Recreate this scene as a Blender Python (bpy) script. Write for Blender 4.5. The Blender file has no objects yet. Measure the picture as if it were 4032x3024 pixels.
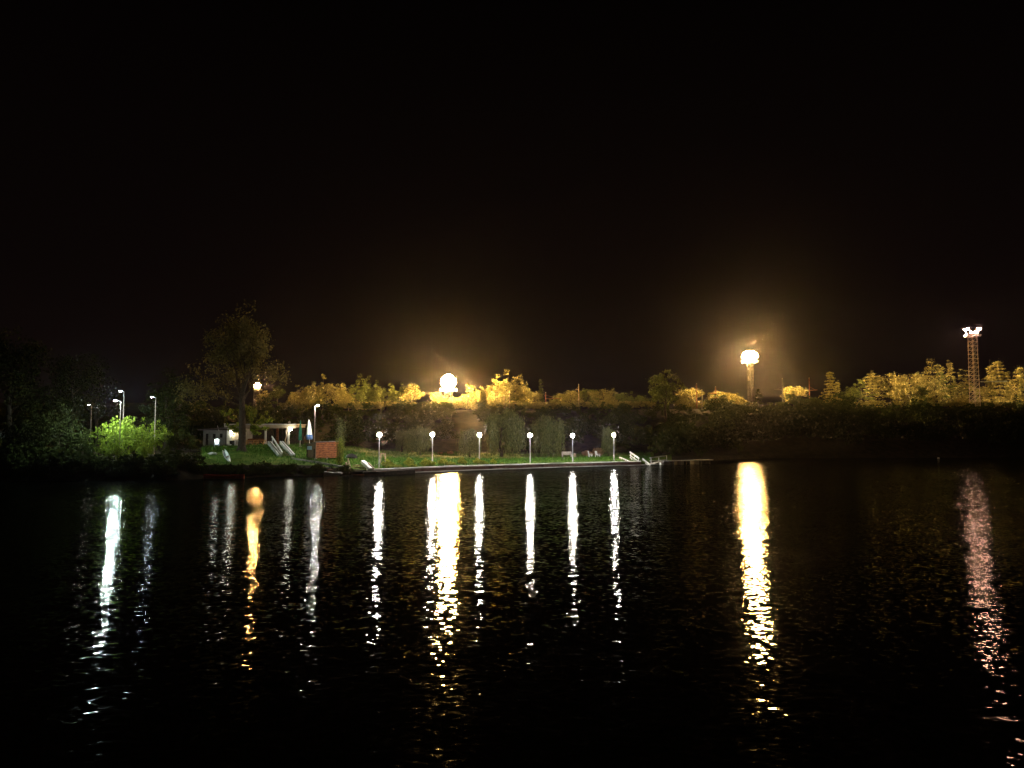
import bpy, math, random
import numpy as np
from mathutils import Vector, Matrix

# ------------------------------------------------------------------ camera, sky, exposure
S = bpy.context.scene
C = S.collection
F = 3046.0                       # focal length in photo pixels (photo is 4032 wide)
CAMZ = 4.9
PITCH = math.radians(3.81)
cam_d = bpy.data.cameras.new('camera'); cam = bpy.data.objects.new('camera', cam_d); C.objects.link(cam)
cam_d.sensor_width = 36.0; cam_d.lens = 36.0 * F / 4032.0
cam_d.clip_start = 0.1; cam_d.clip_end = 3000
cam.location = (0, 0, CAMZ); cam.rotation_euler = (math.pi / 2 + PITCH, 0, 0)
S.camera = cam

W_ = bpy.data.worlds.new("World"); S.world = W_; W_.use_nodes = True
nt = W_.node_tree; nt.nodes.clear()
out = nt.nodes.new('ShaderNodeOutputWorld'); bg = nt.nodes.new('ShaderNodeBackground')
tc = nt.nodes.new('ShaderNodeTexCoord'); sx = nt.nodes.new('ShaderNodeSeparateXYZ')
rp = nt.nodes.new('ShaderNodeValToRGB')
rp.color_ramp.elements[0].position = 0.0; rp.color_ramp.elements[0].color = (0.0052, 0.0030, 0.0026, 1)
rp.color_ramp.elements[1].position = 0.55; rp.color_ramp.elements[1].color = (0.0004, 0.00025, 0.00028, 1)
e = rp.color_ramp.elements.new(0.18); e.color = (0.0026, 0.0014, 0.0013, 1)
nt.links.new(tc.outputs['Generated'], sx.inputs[0]); nt.links.new(sx.outputs['Z'], rp.inputs[0])
nt.links.new(rp.outputs[0], bg.inputs[0]); bg.inputs[1].default_value = 0.9
nt.links.new(bg.outputs[0], out.inputs[0])

S.view_settings.view_transform = 'Standard'; S.view_settings.look = 'None'
S.view_settings.exposure = 0.0; S.view_settings.gamma = 1.0
S.render.engine = 'CYCLES'
cy = S.cycles
cy.use_denoising = True
try: cy.denoiser = 'OPENIMAGEDENOISE'
except Exception: pass
cy.use_light_tree = True
cy.max_bounces = 5; cy.diffuse_bounces = 2; cy.glossy_bounces = 2; cy.transmission_bounces = 2
cy.volume_bounces = 0; cy.transparent_max_bounces = 4
cy.sample_clamp_indirect = 60.0; cy.caustics_reflective = False; cy.caustics_refractive = False

rng0 = np.random.default_rng(7)
CT, ST = math.cos(PITCH), math.sin(PITCH)

# ------------------------------------------------------------------ terrain: shore, bank, lawn, hillside, rail-yard plateau
KN = [  # column, then (distance, height) of waterline, bank top, lower lawn, upper lawn, slope foot, crest, plateau end
 (-900, [(82,0),(84,1.0),(92,2.2),(104,2.8),(135,3.6),(195,13.0),(420,15)]),
 (700,  [(85,0),(88,1.2),(96,2.5),(106,3.0),(140,3.7),(192,13.0),(420,15)]),
 (850,  [(90,0),(94,1.4),(102,2.75),(112,3.2),(140,3.6),(190,11.0),(420,15)]),
 (955,  [(91,0),(95,1.3),(103,2.8),(112,3.25),(140,3.6),(188,11.0),(420,15)]),
 (1060, [(93,0),(97,1.3),(104.5,2.1),(113,3.3),(140,3.6),(187,11.0),(420,15)]),
 (1170, [(94,0),(98,1.2),(104.5,1.9),(113.5,3.3),(140,3.6),(187,11.0),(420,15)]),
 (1250, [(95,0),(98.5,1.1),(103,1.85),(114,3.2),(140,3.5),(187,11.0),(420,15)]),
 (1350, [(96,0),(98.5,0.8),(101,1.15),(117,2.75),(140,3.0),(187,11.0),(420,15)]),
 (1400, [(96.3,0),(97.6,0.7),(101,1.0),(118,2.75),(140,2.9),(187,11.0),(420,15)]),
 (1440, [(96.6,0),(97.0,0.62),(101,0.9),(118,2.45),(142,2.6),(186,11.0),(420,15)]),
 (1500, [(97.5,0),(97.9,0.62),(101.5,0.9),(118,2.1),(145,2.3),(186,11.0),(420,15)]),
 (1650, [(103.2,0),(103.6,0.62),(107,0.9),(122,1.7),(150,2.0),(186,11.0),(420,15)]),
 (1830, [(108.6,0),(109,0.62),(112.5,0.93),(127,1.3),(152,1.7),(185,11.0),(420,15)]),
 (2000, [(113,0),(113.4,0.62),(117,0.95),(130,1.05),(152,1.6),(185,11.0),(420,15)]),
 (2450, [(126,0),(126.4,0.58),(130,0.9),(140,1.1),(155,1.5),(190,11.2),(420,14)]),
 (2540, [(128.4,0),(129,0.55),(132,0.8),(142,1.0),(158,1.6),(192,11.5),(420,14)]),
 (2700, [(136,0),(138,0.5),(143,1.0),(150,1.5),(162,2.6),(194,11.5),(420,14)]),
 (2850, [(158,0),(161,0.8),(165,1.5),(169,2.5),(175,4.0),(197,12.0),(420,14)]),
 (3000, [(167,0),(169,1.0),(172,2.0),(176,3.5),(181,5.5),(198,12.0),(420,14)]),
 (4032, [(174,0),(176,1.0),(179,2.0),(182,3.5),(186,5.5),(200,12.0),(420,14)]),
 (5200, [(178,0),(180,1.0),(183,2.0),(186,3.5),(190,5.5),(204,12.0),(420,14)]),
]
KX = np.array([k[0] for k in KN], float)
KD = np.array([[p[0] for p in k[1]] for k in KN]); KZ = np.array([[p[1] for p in k[1]] for k in KN])
def prof(px):
    d = [np.interp(px, KX, KD[:, j]) for j in range(KD.shape[1])]
    z = [np.interp(px, KX, KZ[:, j]) for j in range(KD.shape[1])]
    return d, z
def terr(px, d):
    dd, zz = prof(px)
    return float(np.interp(d, [dd[0] - 4] + dd, [-1.5] + zz))
def G(px, d, dz=0.0):            # a point on the ground
    return Vector(((px - 2016) / F * d, d, terr(px, d) + dz))
def Zat(py, d):                  # height seen at photo row py at distance d
    u = (1512 - py) / F
    return CAMZ + d * (ST + u * CT) / (CT - u * ST)
def W(px, py, d):
    u = (1512 - py) / F
    return Vector((d * (px - 2016) / F / (CT - u * ST), d, Zat(py, d)))

# ------------------------------------------------------------------ helpers
def noise_mat(name, c1, c2, scale=4.0, rough=0.85, spec=0.2, detail=4, metallic=0.0, bump=0.0, stretch=None):
    m = bpy.data.materials.new(name); m.use_nodes = True
    n = m.node_tree.nodes; l = m.node_tree.links
    b = n['Principled BSDF']; b.inputs['Roughness'].default_value = rough
    b.inputs['Specular IOR Level'].default_value = spec; b.inputs['Metallic'].default_value = metallic
    t = n.new('ShaderNodeTexCoord'); ns = n.new('ShaderNodeTexNoise')
    ns.inputs['Scale'].default_value = scale; ns.inputs['Detail'].default_value = detail
    r = n.new('ShaderNodeValToRGB')
    r.color_ramp.elements[0].position = 0.35; r.color_ramp.elements[0].color = (*c1, 1)
    r.color_ramp.elements[1].position = 0.65; r.color_ramp.elements[1].color = (*c2, 1)
    if stretch:
        mp = n.new('ShaderNodeMapping'); mp.inputs['Scale'].default_value = stretch
        l.new(t.outputs['Object'], mp.inputs[0]); l.new(mp.outputs[0], ns.inputs[0])
    else: l.new(t.outputs['Object'], ns.inputs[0])
    l.new(ns.outputs['Fac'], r.inputs[0]); l.new(r.outputs[0], b.inputs['Base Color'])
    if bump:
        bp = n.new('ShaderNodeBump'); bp.inputs['Strength'].default_value = bump; bp.inputs['Distance'].default_value = 0.1
        l.new(ns.outputs['Fac'], bp.inputs['Height']); l.new(bp.outputs[0], b.inputs['Normal'])
    return m
def board_mat(name, c1, c2, width=0.12, vertical=True, rough=0.75):
    m = noise_mat(name, c1, c2, 3.0, rough, stretch=(6, 6, 1) if vertical else (1, 1, 6))
    n = m.node_tree.nodes; l = m.node_tree.links; b = n['Principled BSDF']
    t = n.new('ShaderNodeTexCoord'); s = n.new('ShaderNodeSeparateXYZ'); l.new(t.outputs['Object'], s.inputs[0])
    if vertical:
        a = n.new('ShaderNodeMath'); a.operation = 'ADD'; l.new(s.outputs['X'], a.inputs[0]); l.new(s.outputs['Y'], a.inputs[1]); src = a.outputs[0]
    else: src = s.outputs['Z']
    md = n.new('ShaderNodeMath'); md.operation = 'PINGPONG'; md.inputs[1].default_value = width / 2; l.new(src, md.inputs[0])
    lt = n.new('ShaderNodeMath'); lt.operation = 'GREATER_THAN'; lt.inputs[1].default_value = 0.016; l.new(md.outputs[0], lt.inputs[0])
    mx = n.new('ShaderNodeMix'); mx.data_type = 'RGBA'; l.new(lt.outputs[0], mx.inputs[0])
    mx.inputs[6].default_value = (c1[0] * .25, c1[1] * .25, c1[2] * .25, 1)
    old = b.inputs['Base Color'].links[0].from_socket; l.new(old, mx.inputs[7]); l.new(mx.outputs[2], b.inputs['Base Color'])
    return m
def leaf_mat(name, c1, c2, trans=0.25):
    m = bpy.data.materials.new(name); m.use_nodes = True
    n = m.node_tree.nodes; l = m.node_tree.links; n.clear()
    o = n.new('ShaderNodeOutputMaterial'); g = n.new('ShaderNodeNewGeometry'); r = n.new('ShaderNodeValToRGB')
    r.color_ramp.elements[0].color = (*c1, 1); r.color_ramp.elements[1].color = (*c2, 1)
    l.new(g.outputs['Random Per Island'], r.inputs[0])
    d = n.new('ShaderNodeBsdfDiffuse'); t = n.new('ShaderNodeBsdfTranslucent'); x = n.new('ShaderNodeMixShader')
    x.inputs[0].default_value = trans
    l.new(r.outputs[0], d.inputs[0]); l.new(r.outputs[0], t.inputs[0]); l.new(d.outputs[0], x.inputs[1]); l.new(t.outputs[0], x.inputs[2])
    l.new(x.outputs[0], o.inputs[0])
    return m
def glow_mat(name, col, strength):
    m = bpy.data.materials.new(name); m.use_nodes = True
    b = m.node_tree.nodes['Principled BSDF']
    b.inputs['Base Color'].default_value = (0.8, 0.8, 0.78, 1)
    b.inputs['Emission Color'].default_value = (*col, 1); b.inputs['Emission Strength'].default_value = strength
    return m

class MB:
    def __init__(s): s.v = []; s.f = []
    def add(s, vs, fs):
        o = len(s.v); s.v += [tuple(v) for v in vs]; s.f += [tuple(i + o for i in f) for f in fs]; return s
    def box(s, c, sz, rz=0.0, ry=0.0, rx=0.0):
        M = Matrix.Translation(c) @ Matrix.Rotation(rz, 4, 'Z') @ Matrix.Rotation(ry, 4, 'Y') @ Matrix.Rotation(rx, 4, 'X')
        h = [x / 2 for x in sz]
        vs = [M @ Vector((h[0]*a, h[1]*b, h[2]*c_)) for a in (-1, 1) for b in (-1, 1) for c_ in (-1, 1)]
        return s.add(vs, [(0,1,3,2),(4,6,7,5),(0,4,5,1),(2,3,7,6),(0,2,6,4),(1,5,7,3)])
    def beam(s, p0, p1, w, h):
        p0 = Vector(p0); p1 = Vector(p1); d = (p1 - p0).normalized()
        up = Vector((0, 0, 1)) if abs(d.z) < 0.95 else Vector((0, 1, 0))
        sd = d.cross(up).normalized(); u = sd.cross(d)
        vs = [p + sd*w/2*a + u*h/2*b for p in (p0, p1) for a in (-1, 1) for b in (-1, 1)]
        return s.add(vs, [(0,2,3,1),(4,5,7,6),(0,1,5,4),(2,6,7,3),(0,4,6,2),(1,3,7,5)])
    def tube(s, p0, p1, r0, r1=None, n=8, cap=True):
        r1 = r0 if r1 is None else r1
        p0 = Vector(p0); p1 = Vector(p1); d = (p1 - p0).normalized()
        a = d.orthogonal().normalized(); b = d.cross(a)
        vs = []
        for p, r in ((p0, r0), (p1, r1)):
            for k in range(n):
                t = 2*math.pi*k/n; vs.append(p + a*(r*math.cos(t)) + b*(r*math.sin(t)))
        fs = [(k, (k+1) % n, n+(k+1) % n, n+k) for k in range(n)]
        if cap: fs += [tuple(range(n-1, -1, -1)), tuple(range(n, 2*n))]
        return s.add(vs, fs)
    def lathe(s, prof_, n=16, c=(0, 0, 0), wob=None):
        vs = []; fs = []
        for j, (r, z) in enumerate(prof_):
            for k in range(n):
                t = 2*math.pi*k/n; rr = r * (1 + (wob(k, j) if wob else 0))
                vs.append((c[0]+rr*math.cos(t), c[1]+rr*math.sin(t), c[2]+z))
        for j in range(len(prof_)-1):
            for k in range(n):
                fs.append((j*n+k, j*n+(k+1) % n, (j+1)*n+(k+1) % n, (j+1)*n+k))
        fs += [tuple(range(n-1, -1, -1)), tuple(range((len(prof_)-1)*n, len(prof_)*n))]
        return s.add(vs, fs)
    def hull_loft(s, rings):          # list of rings (same count) lofted, ends capped
        n = len(rings[0]); vs = [p for r in rings for p in r]; fs = []
        for j in range(len(rings)-1):
            for k in range(n):
                fs.append((j*n+k, j*n+(k+1) % n, (j+1)*n+(k+1) % n, (j+1)*n+k))
        fs += [tuple(range(n-1, -1, -1)), tuple(range((len(rings)-1)*n, len(rings)*n))]
        return s.add(vs, fs)
    def mesh(s, name, mat, smooth=False):
        me = bpy.data.meshes.new(name); me.from_pydata(s.v, [], s.f); me.update()
        if mat: me.materials.append(mat)
        if smooth: me.polygons.foreach_set('use_smooth', [True]*len(me.polygons))
        return me
    def build(s, name, mat, parent=None, smooth=False):
        return link(name, s.mesh(name, mat, smooth), parent)
def link(name, me, parent=None, loc=(0, 0, 0)):
    o = bpy.data.objects.new(name, me); C.objects.link(o); o.location = loc
    if parent: o.parent = parent
    return o
def tag(o, label, cat, group=None):
    o['label'] = label; o['category'] = cat
    if group: o['group'] = group
    return o
def thing(name, label, cat, loc=(0, 0, 0), rz=0.0, group=None):
    o = bpy.data.objects.new(name, None); C.objects.link(o); o.empty_display_size = 0.3
    o.location = loc; o.rotation_euler = (0, 0, rz)
    return tag(o, label, cat, group)
def kids(o): return [c for c in bpy.data.objects if c.parent == o]
def copy_tree(o, parent=None):
    c = o.copy(); C.objects.link(c); c.parent = parent
    for ch in kids(o): copy_tree(ch, c)
    return c
def np_mesh(name, V, Q, mat, smooth=False):
    V = np.asarray(V, np.float32); Q = np.asarray(Q, np.int32)
    me = bpy.data.meshes.new(name)
    me.vertices.add(len(V)); me.vertices.foreach_set('co', V.ravel())
    me.loops.add(Q.size); me.loops.foreach_set('vertex_index', Q.ravel())
    k = Q.shape[1]
    me.polygons.add(len(Q)); me.polygons.foreach_set('loop_start', np.arange(0, Q.size, k, dtype=np.int32))
    me.update(calc_edges=True)
    if mat: me.materials.append(mat)
    return me

# ------------------------------------------------------------------ materials
M = {}
M['soil'] = noise_mat('soil', (0.012, 0.010, 0.006), (0.032, 0.026, 0.015), 0.8, 0.95, 0.05, bump=0.6)
M['lawn'] = noise_mat('lawn', (0.048, 0.095, 0.014), (0.12, 0.17, 0.034), 0.9, 0.95, 0.05, 8, bump=0.5)
M['bark'] = noise_mat('bark', (0.018, 0.014, 0.01), (0.055, 0.042, 0.03), 5, 0.95, 0.1, stretch=(3, 3, .6), bump=0.5)
M['palebark'] = noise_mat('pale_bark', (0.14, 0.12, 0.09), (0.26, 0.23, 0.18), 4, 0.9, 0.1)
M['steel'] = noise_mat('galvanised_steel', (0.35, 0.36, 0.35), (0.5, 0.5, 0.48), 3, 0.55, 0.4, metallic=0.3)
M['darksteel'] = noise_mat('dark_steel', (0.05, 0.045, 0.04), (0.11, 0.1, 0.09), 3, 0.6, 0.4)
M['towersteel'] = noise_mat('warm_grey_tower_steel', (0.16, 0.12, 0.1), (0.28, 0.22, 0.19), 3, 0.6, 0.3)
M['rust'] = noise_mat('rusty_steel', (0.14, 0.05, 0.03), (0.25, 0.1, 0.06), 4, 0.8, 0.2)
M['white'] = noise_mat('white_paint', (0.68, 0.68, 0.66), (0.8, 0.8, 0.78), 2.5, 0.6, 0.3)
M['concrete'] = noise_mat('pale_concrete', (0.3, 0.28, 0.25), (0.46, 0.43, 0.39), 2.2, 0.9, 0.1, 6)
M['stone'] = noise_mat('brown_stone', (0.09, 0.05, 0.04), (0.2, 0.12, 0.09), 1.6, 0.9, 0.1, 7, bump=0.4)
M['wood'] = noise_mat('weathered_wood', (0.2, 0.14, 0.09), (0.36, 0.27, 0.19), 3, 0.8, 0.15, stretch=(1, 1, 1))
M['darkwood'] = noise_mat('dark_wood', (0.025, 0.018, 0.014), (0.06, 0.042, 0.03), 3, 0.85, 0.15)
M['orangewood'] = noise_mat('orange_wood', (0.42, 0.2, 0.07), (0.6, 0.32, 0.12), 3, 0.65, 0.2)
M['brickwood'] = board_mat('red_brown_boards', (0.08, 0.024, 0.008), (0.3, 0.1, 0.03), 0.28, False)
M['tanwood'] = board_mat('tan_boards', (0.13, 0.08, 0.045), (0.26, 0.17, 0.1), 0.3, True)
M['greywall'] = noise_mat('grey_plaster', (0.24, 0.25, 0.23), (0.34, 0.35, 0.32), 1.4, 0.9, 0.1, 6)
M['tanwall'] = noise_mat('tan_plaster', (0.32, 0.25, 0.17), (0.42, 0.34, 0.24), 1.4, 0.9, 0.1, 6)
M['roof'] = noise_mat('roof_felt', (0.1, 0.1, 0.09), (0.18, 0.17, 0.15), 2, 0.9, 0.1)
M['fascia'] = noise_mat('pale_fascia', (0.42, 0.38, 0.32), (0.55, 0.5, 0.43), 2, 0.8, 0.2)
M['dark'] = noise_mat('dark_panel', (0.012, 0.01, 0.01), (0.03, 0.026, 0.024), 2, 0.7, 0.2)
M['glass'] = noise_mat('dark_glass', (0.02, 0.022, 0.02), (0.05, 0.055, 0.045), 1.5, 0.12, 0.5)
M['greencloth'] = noise_mat('green_canvas', (0.015, 0.13, 0.075), (0.03, 0.2, 0.12), 3, 0.85, 0.1)
M['whitecloth'] = noise_mat('white_canvas', (0.7, 0.7, 0.62), (0.82, 0.82, 0.74), 3, 0.85, 0.1)
M['bluecloth'] = noise_mat('blue_canvas', (0.05, 0.1, 0.28), (0.12, 0.2, 0.4), 3, 0.85, 0.1)
M['blue'] = noise_mat('pale_blue_sign', (0.35, 0.5, 0.62), (0.45, 0.6, 0.72), 2, 0.6, 0.2)
M['mint'] = noise_mat('mint_paint', (0.2, 0.45, 0.3), (0.28, 0.55, 0.38), 2, 0.5, 0.3)
M['red'] = noise_mat('red_paint', (0.5, 0.05, 0.02), (0.62, 0.09, 0.045), 2, 0.5, 0.3)
M['autumn'] = leaf_mat('pinkish_autumn_leaves', (0.16, 0.09, 0.055), (0.3, 0.19, 0.12))
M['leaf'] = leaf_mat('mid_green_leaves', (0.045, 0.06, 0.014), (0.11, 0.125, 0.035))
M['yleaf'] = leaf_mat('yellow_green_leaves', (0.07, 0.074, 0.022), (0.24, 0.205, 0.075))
M['bleaf'] = leaf_mat('bright_shrub_leaves', (0.055, 0.1, 0.01), (0.19, 0.22, 0.03), 0.3)
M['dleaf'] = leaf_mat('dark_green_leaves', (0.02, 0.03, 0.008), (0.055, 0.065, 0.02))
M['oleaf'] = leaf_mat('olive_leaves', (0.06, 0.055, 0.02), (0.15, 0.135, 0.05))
M['kleaf'] = leaf_mat('shade_darkened_leaves', (0.012, 0.017, 0.005), (0.032, 0.037, 0.012), 0.1)  # darker copy of the dark leaves, shade put into the left trees' colour
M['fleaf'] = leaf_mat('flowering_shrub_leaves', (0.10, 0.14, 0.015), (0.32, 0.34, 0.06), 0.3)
M['wleaf'] = leaf_mat('willow_leaves', (0.045, 0.06, 0.022), (0.16, 0.18, 0.07))
M['needle'] = leaf_mat('conifer_needles', (0.09, 0.085, 0.03), (0.24, 0.205, 0.065), 0.2)
M['grass'] = leaf_mat('grass_blades', (0.03, 0.085, 0.012), (0.075, 0.16, 0.03), 0.3)
SOD = (1.0, 0.57, 0.16)
M['flood'] = glow_mat('sodium_lens', SOD, 3000)
M['floodright'] = glow_mat('sodium_lens_of_right_mast', SOD, 2800)
M['floodfar'] = glow_mat('sodium_lens_of_left_mast', (1.0, 0.52, 0.16), 2400)
M['floodpink'] = glow_mat('pinkish_lens', (1.0, 0.52, 0.36), 360)
M['fillback'] = glow_mat('added_fill_lens', (1.0, 0.64, 0.31), 27000)  # added fill lamps that brighten the crest trees behind the masts
M['fillyard'] = glow_mat('strong_added_fill_lens', (1.0, 0.64, 0.31), 50000)  # stronger added fill for the right crest trees
M['globe'] = glow_mat('white_globe', (1.0, 0.93, 0.82), 1150)
M['led'] = glow_mat('cool_lamp', (0.78, 1.0, 0.9), 10000)
M['ledblue'] = glow_mat('bluish_lamp', (0.75, 0.88, 1.0), 350)
M['walllamp'] = glow_mat('wall_lamp_glass', (1.0, 0.98, 0.8), 100)
M['postlamp'] = glow_mat('post_lamp_lens', (1.0, 1.0, 0.88), 2600)
M['screen'] = glow_mat('lit_board', (0.3, 0.45, 0.8), 0.35)
M['window'] = glow_mat('lit_window', (0.9, 1.0, 0.8), 0.5)

# ------------------------------------------------------------------ water
def water_material():
    m = bpy.data.materials.new('lake_water'); m.use_nodes = True
    n = m.node_tree.nodes; l = m.node_tree.links; n.clear()
    o = n.new('ShaderNodeOutputMaterial')
    geo = n.new('ShaderNodeNewGeometry')
    def layer(scale, amp, stretch, detail, off, rough=0.5):
        mp = n.new('ShaderNodeMapping'); mp.inputs['Scale'].default_value = (scale*stretch, scale, scale)
        mp.inputs['Location'].default_value = off; mp.inputs['Rotation'].default_value = (0, 0, off[2]*0.05)
        l.new(geo.outputs['Position'], mp.inputs[0])
        t = n.new('ShaderNodeTexNoise'); t.inputs['Scale'].default_value = 1.0
        t.inputs['Detail'].default_value = detail; t.inputs['Roughness'].default_value = rough
        l.new(mp.outputs[0], t.inputs[0])
        sb = n.new('ShaderNodeVectorMath'); sb.operation = 'SUBTRACT'; sb.inputs[1].default_value = (0.5, 0.5, 0.5)
        l.new(t.outputs['Color'], sb.inputs[0])
        ml = n.new('ShaderNodeVectorMath'); ml.operation = 'MULTIPLY'; ml.inputs[1].default_value = (amp[0], amp[1], 0)
        l.new(sb.outputs[0], ml.inputs[0]); return ml.outputs[0]
    a = layer(7.0, (0.20, 0.42), 0.75, 1.0, (3, 5, 1))
    b = layer(1.5, (0.045, 0.10), 0.6, 1.0, (9, 2, 2))
    ad = n.new('ShaderNodeVectorMath'); ad.operation = 'ADD'; l.new(a, ad.inputs[0]); l.new(b, ad.inputs[1])
    sy = n.new('ShaderNodeSeparateXYZ'); l.new(geo.outputs['Position'], sy.inputs[0])
    # calmer and rougher patches of wind
    mp = n.new('ShaderNodeMapping'); mp.inputs['Scale'].default_value = (0.03, 0.07, 0.05); l.new(geo.outputs['Position'], mp.inputs[0])
    t = n.new('ShaderNodeTexNoise'); t.inputs['Scale'].default_value = 1.0; t.inputs['Detail'].default_value = 2; l.new(mp.outputs[0], t.inputs[0])
    mr = n.new('ShaderNodeMapRange'); mr.inputs['From Min'].default_value = 0.3; mr.inputs['From Max'].default_value = 0.7
    mr.inputs['To Min'].default_value = -9; mr.inputs['To Max'].default_value = 9; l.new(t.outputs['Fac'], mr.inputs[0])
    yy = n.new('ShaderNodeMath'); yy.operation = 'ADD'; l.new(sy.outputs['Y'], yy.inputs[0]); l.new(mr.outputs[0], yy.inputs[1])
    m2 = n.new('ShaderNodeMapRange'); m2.interpolation_type = 'SMOOTHSTEP'; m2.inputs['From Min'].default_value = 31; m2.inputs['From Max'].default_value = 52
    m2.inputs['To Min'].default_value = 0.98; m2.inputs['To Max'].default_value = 1.25; l.new(yy.outputs[0], m2.inputs[0])
    m3 = n.new('ShaderNodeMapRange'); m3.interpolation_type = 'SMOOTHSTEP'; m3.inputs['From Min'].default_value = 31; m3.inputs['From Max'].default_value = 52
    m3.inputs['To Min'].default_value = 0.75; m3.inputs['To Max'].default_value = 1.5; l.new(yy.outputs[0], m3.inputs[0])
    cm = n.new('ShaderNodeCombineXYZ'); l.new(m3.outputs[0], cm.inputs[0]); l.new(m2.outputs[0], cm.inputs[1])
    sc = n.new('ShaderNodeVectorMath'); sc.operation = 'MULTIPLY'; l.new(ad.outputs[0], sc.inputs[0]); l.new(cm.outputs[0], sc.inputs[1])
    up = n.new('ShaderNodeVectorMath'); up.operation = 'ADD'; up.inputs[1].default_value = (0, 0, 1); l.new(sc.outputs[0], up.inputs[0])
    nm = n.new('ShaderNodeVectorMath'); nm.operation = 'NORMALIZE'; l.new(up.outputs[0], nm.inputs[0])
    gl = n.new('ShaderNodeBsdfGlossy'); gl.inputs['Roughness'].default_value = 0.055; gl.inputs['Color'].default_value = (0.45, 0.46, 0.45, 1)
    df = n.new('ShaderNodeBsdfDiffuse'); df.inputs['Color'].default_value = (0.004, 0.005, 0.004, 1)
    fr = n.new('ShaderNodeFresnel'); fr.inputs['IOR'].default_value = 1.33
    mx = n.new('ShaderNodeMixShader')
    l.new(nm.outputs[0], gl.inputs['Normal']); l.new(nm.outputs[0], fr.inputs['Normal'])
    l.new(fr.outputs[0], mx.inputs[0]); l.new(df.outputs[0], mx.inputs[1]); l.new(gl.outputs[0], mx.inputs[2])
    l.new(mx.outputs[0], o.inputs[0])
    return m
w = MB(); w.add([(-430, -55, 0), (430, -55, 0), (430, 205, 0), (-430, 205, 0)], [(0, 1, 2, 3)])
ow = w.build('lake_water', water_material()); ow['kind'] = 'structure'

# ------------------------------------------------------------------ ground
def build_ground():
    pxs = np.concatenate([np.arange(-900, 640, 70), np.arange(640, 2720, 14), np.arange(2720, 5201, 50)])
    sub = [3, 5, 9, 11, 8, 12, 6]
    V = []; rows = None; lawn = []
    for px in pxs:
        d, z = prof(px); d = [d[0]-4] + d; z = [-1.5] + z
        col = []
        for j, s_ in enumerate(sub):
            for q in range(s_):
                t = q / s_
                dd = d[j]*(1-t)+d[j+1]*t; zz = z[j]*(1-t)+z[j+1]*t
                amp = [0, .25, .06, .06, .15, .5, .6][j]
                if 1440 <= px <= 2545 and j < 2: amp = 0
                edge = min(q, 1)
                zz += edge*amp*(math.sin(px*0.051+dd*0.9)+math.sin(px*0.023-dd*1.7+j))*0.5
                col.append(((px-2016)/F*dd, dd, zz, j))
        col.append(((px-2016)/F*d[-1], d[-1], z[-1], 6))
        rows = len(col); V += col
    Q = []; mi = []
    for i in range(len(pxs)-1):
        for k in range(rows-1):
            Q.append((i*rows+k, (i+1)*rows+k, (i+1)*rows+k+1, i*rows+k+1))
            j = V[i*rows+k][3]; px = pxs[i]
            wob = 14*math.sin(k*1.3+i)
            green = (j in (2, 3) and 780+wob < px < 2640) or (j == 4 and 800 < px < 2560 and k < 34)
            if j == 1 and 1440 < px < 2545: green = True
            if px > 2560 and j >= 4: green = False
            mi.append(1 if green else 0)
    me = np_mesh('ground', [v[:3] for v in V], Q, M['soil']); me.materials.append(M['lawn'])
    me.polygons.foreach_set('material_index', np.array(mi, np.int32))
    me.polygons.foreach_set('use_smooth', [True]*len(Q))
    o = link('ground', me); o['kind'] = 'structure'
build_ground()

def grass_blades():
    r = np.random.default_rng(3); V = []
    n = 26000
    P = []
    while len(P) < n:
        px = r.uniform(800, 2560); d, z = prof(px)
        dd = r.uniform(d[1]+.3, d[1]+ (14 if px > 1440 else 18)) if r.random() < .8 else r.uniform(d[2], d[4])
        if px < 1440 and dd < d[2]-1 and r.random() < .8: continue
        P.append(G(px, dd))
    P = np.array([tuple(p) for p in P])
    h = r.uniform(.10, .30, n)*np.where(r.random(n) < .06, 1.9, 1.0); a = r.uniform(0, 6.28, n); w_ = r.uniform(.02, .06, n)
    lean = r.normal(0, .08, (n, 2))
    dx = np.stack([np.cos(a)*w_, np.sin(a)*w_, np.zeros(n)], 1)
    top = P + np.stack([lean[:, 0], lean[:, 1], h], 1)
    V = np.stack([P-dx-[0, 0, .04], P+dx-[0, 0, .04], top+dx*.3, top-dx*.3], 1).reshape(-1, 3)
    o = link('grass', np_mesh('grass', V, np.arange(n*4).reshape(-1, 4), M['grass'])); o['kind'] = 'stuff'
    tag(o, 'short green grass on the lamplit lawn behind the quay', 'grass')
grass_blades()

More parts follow.
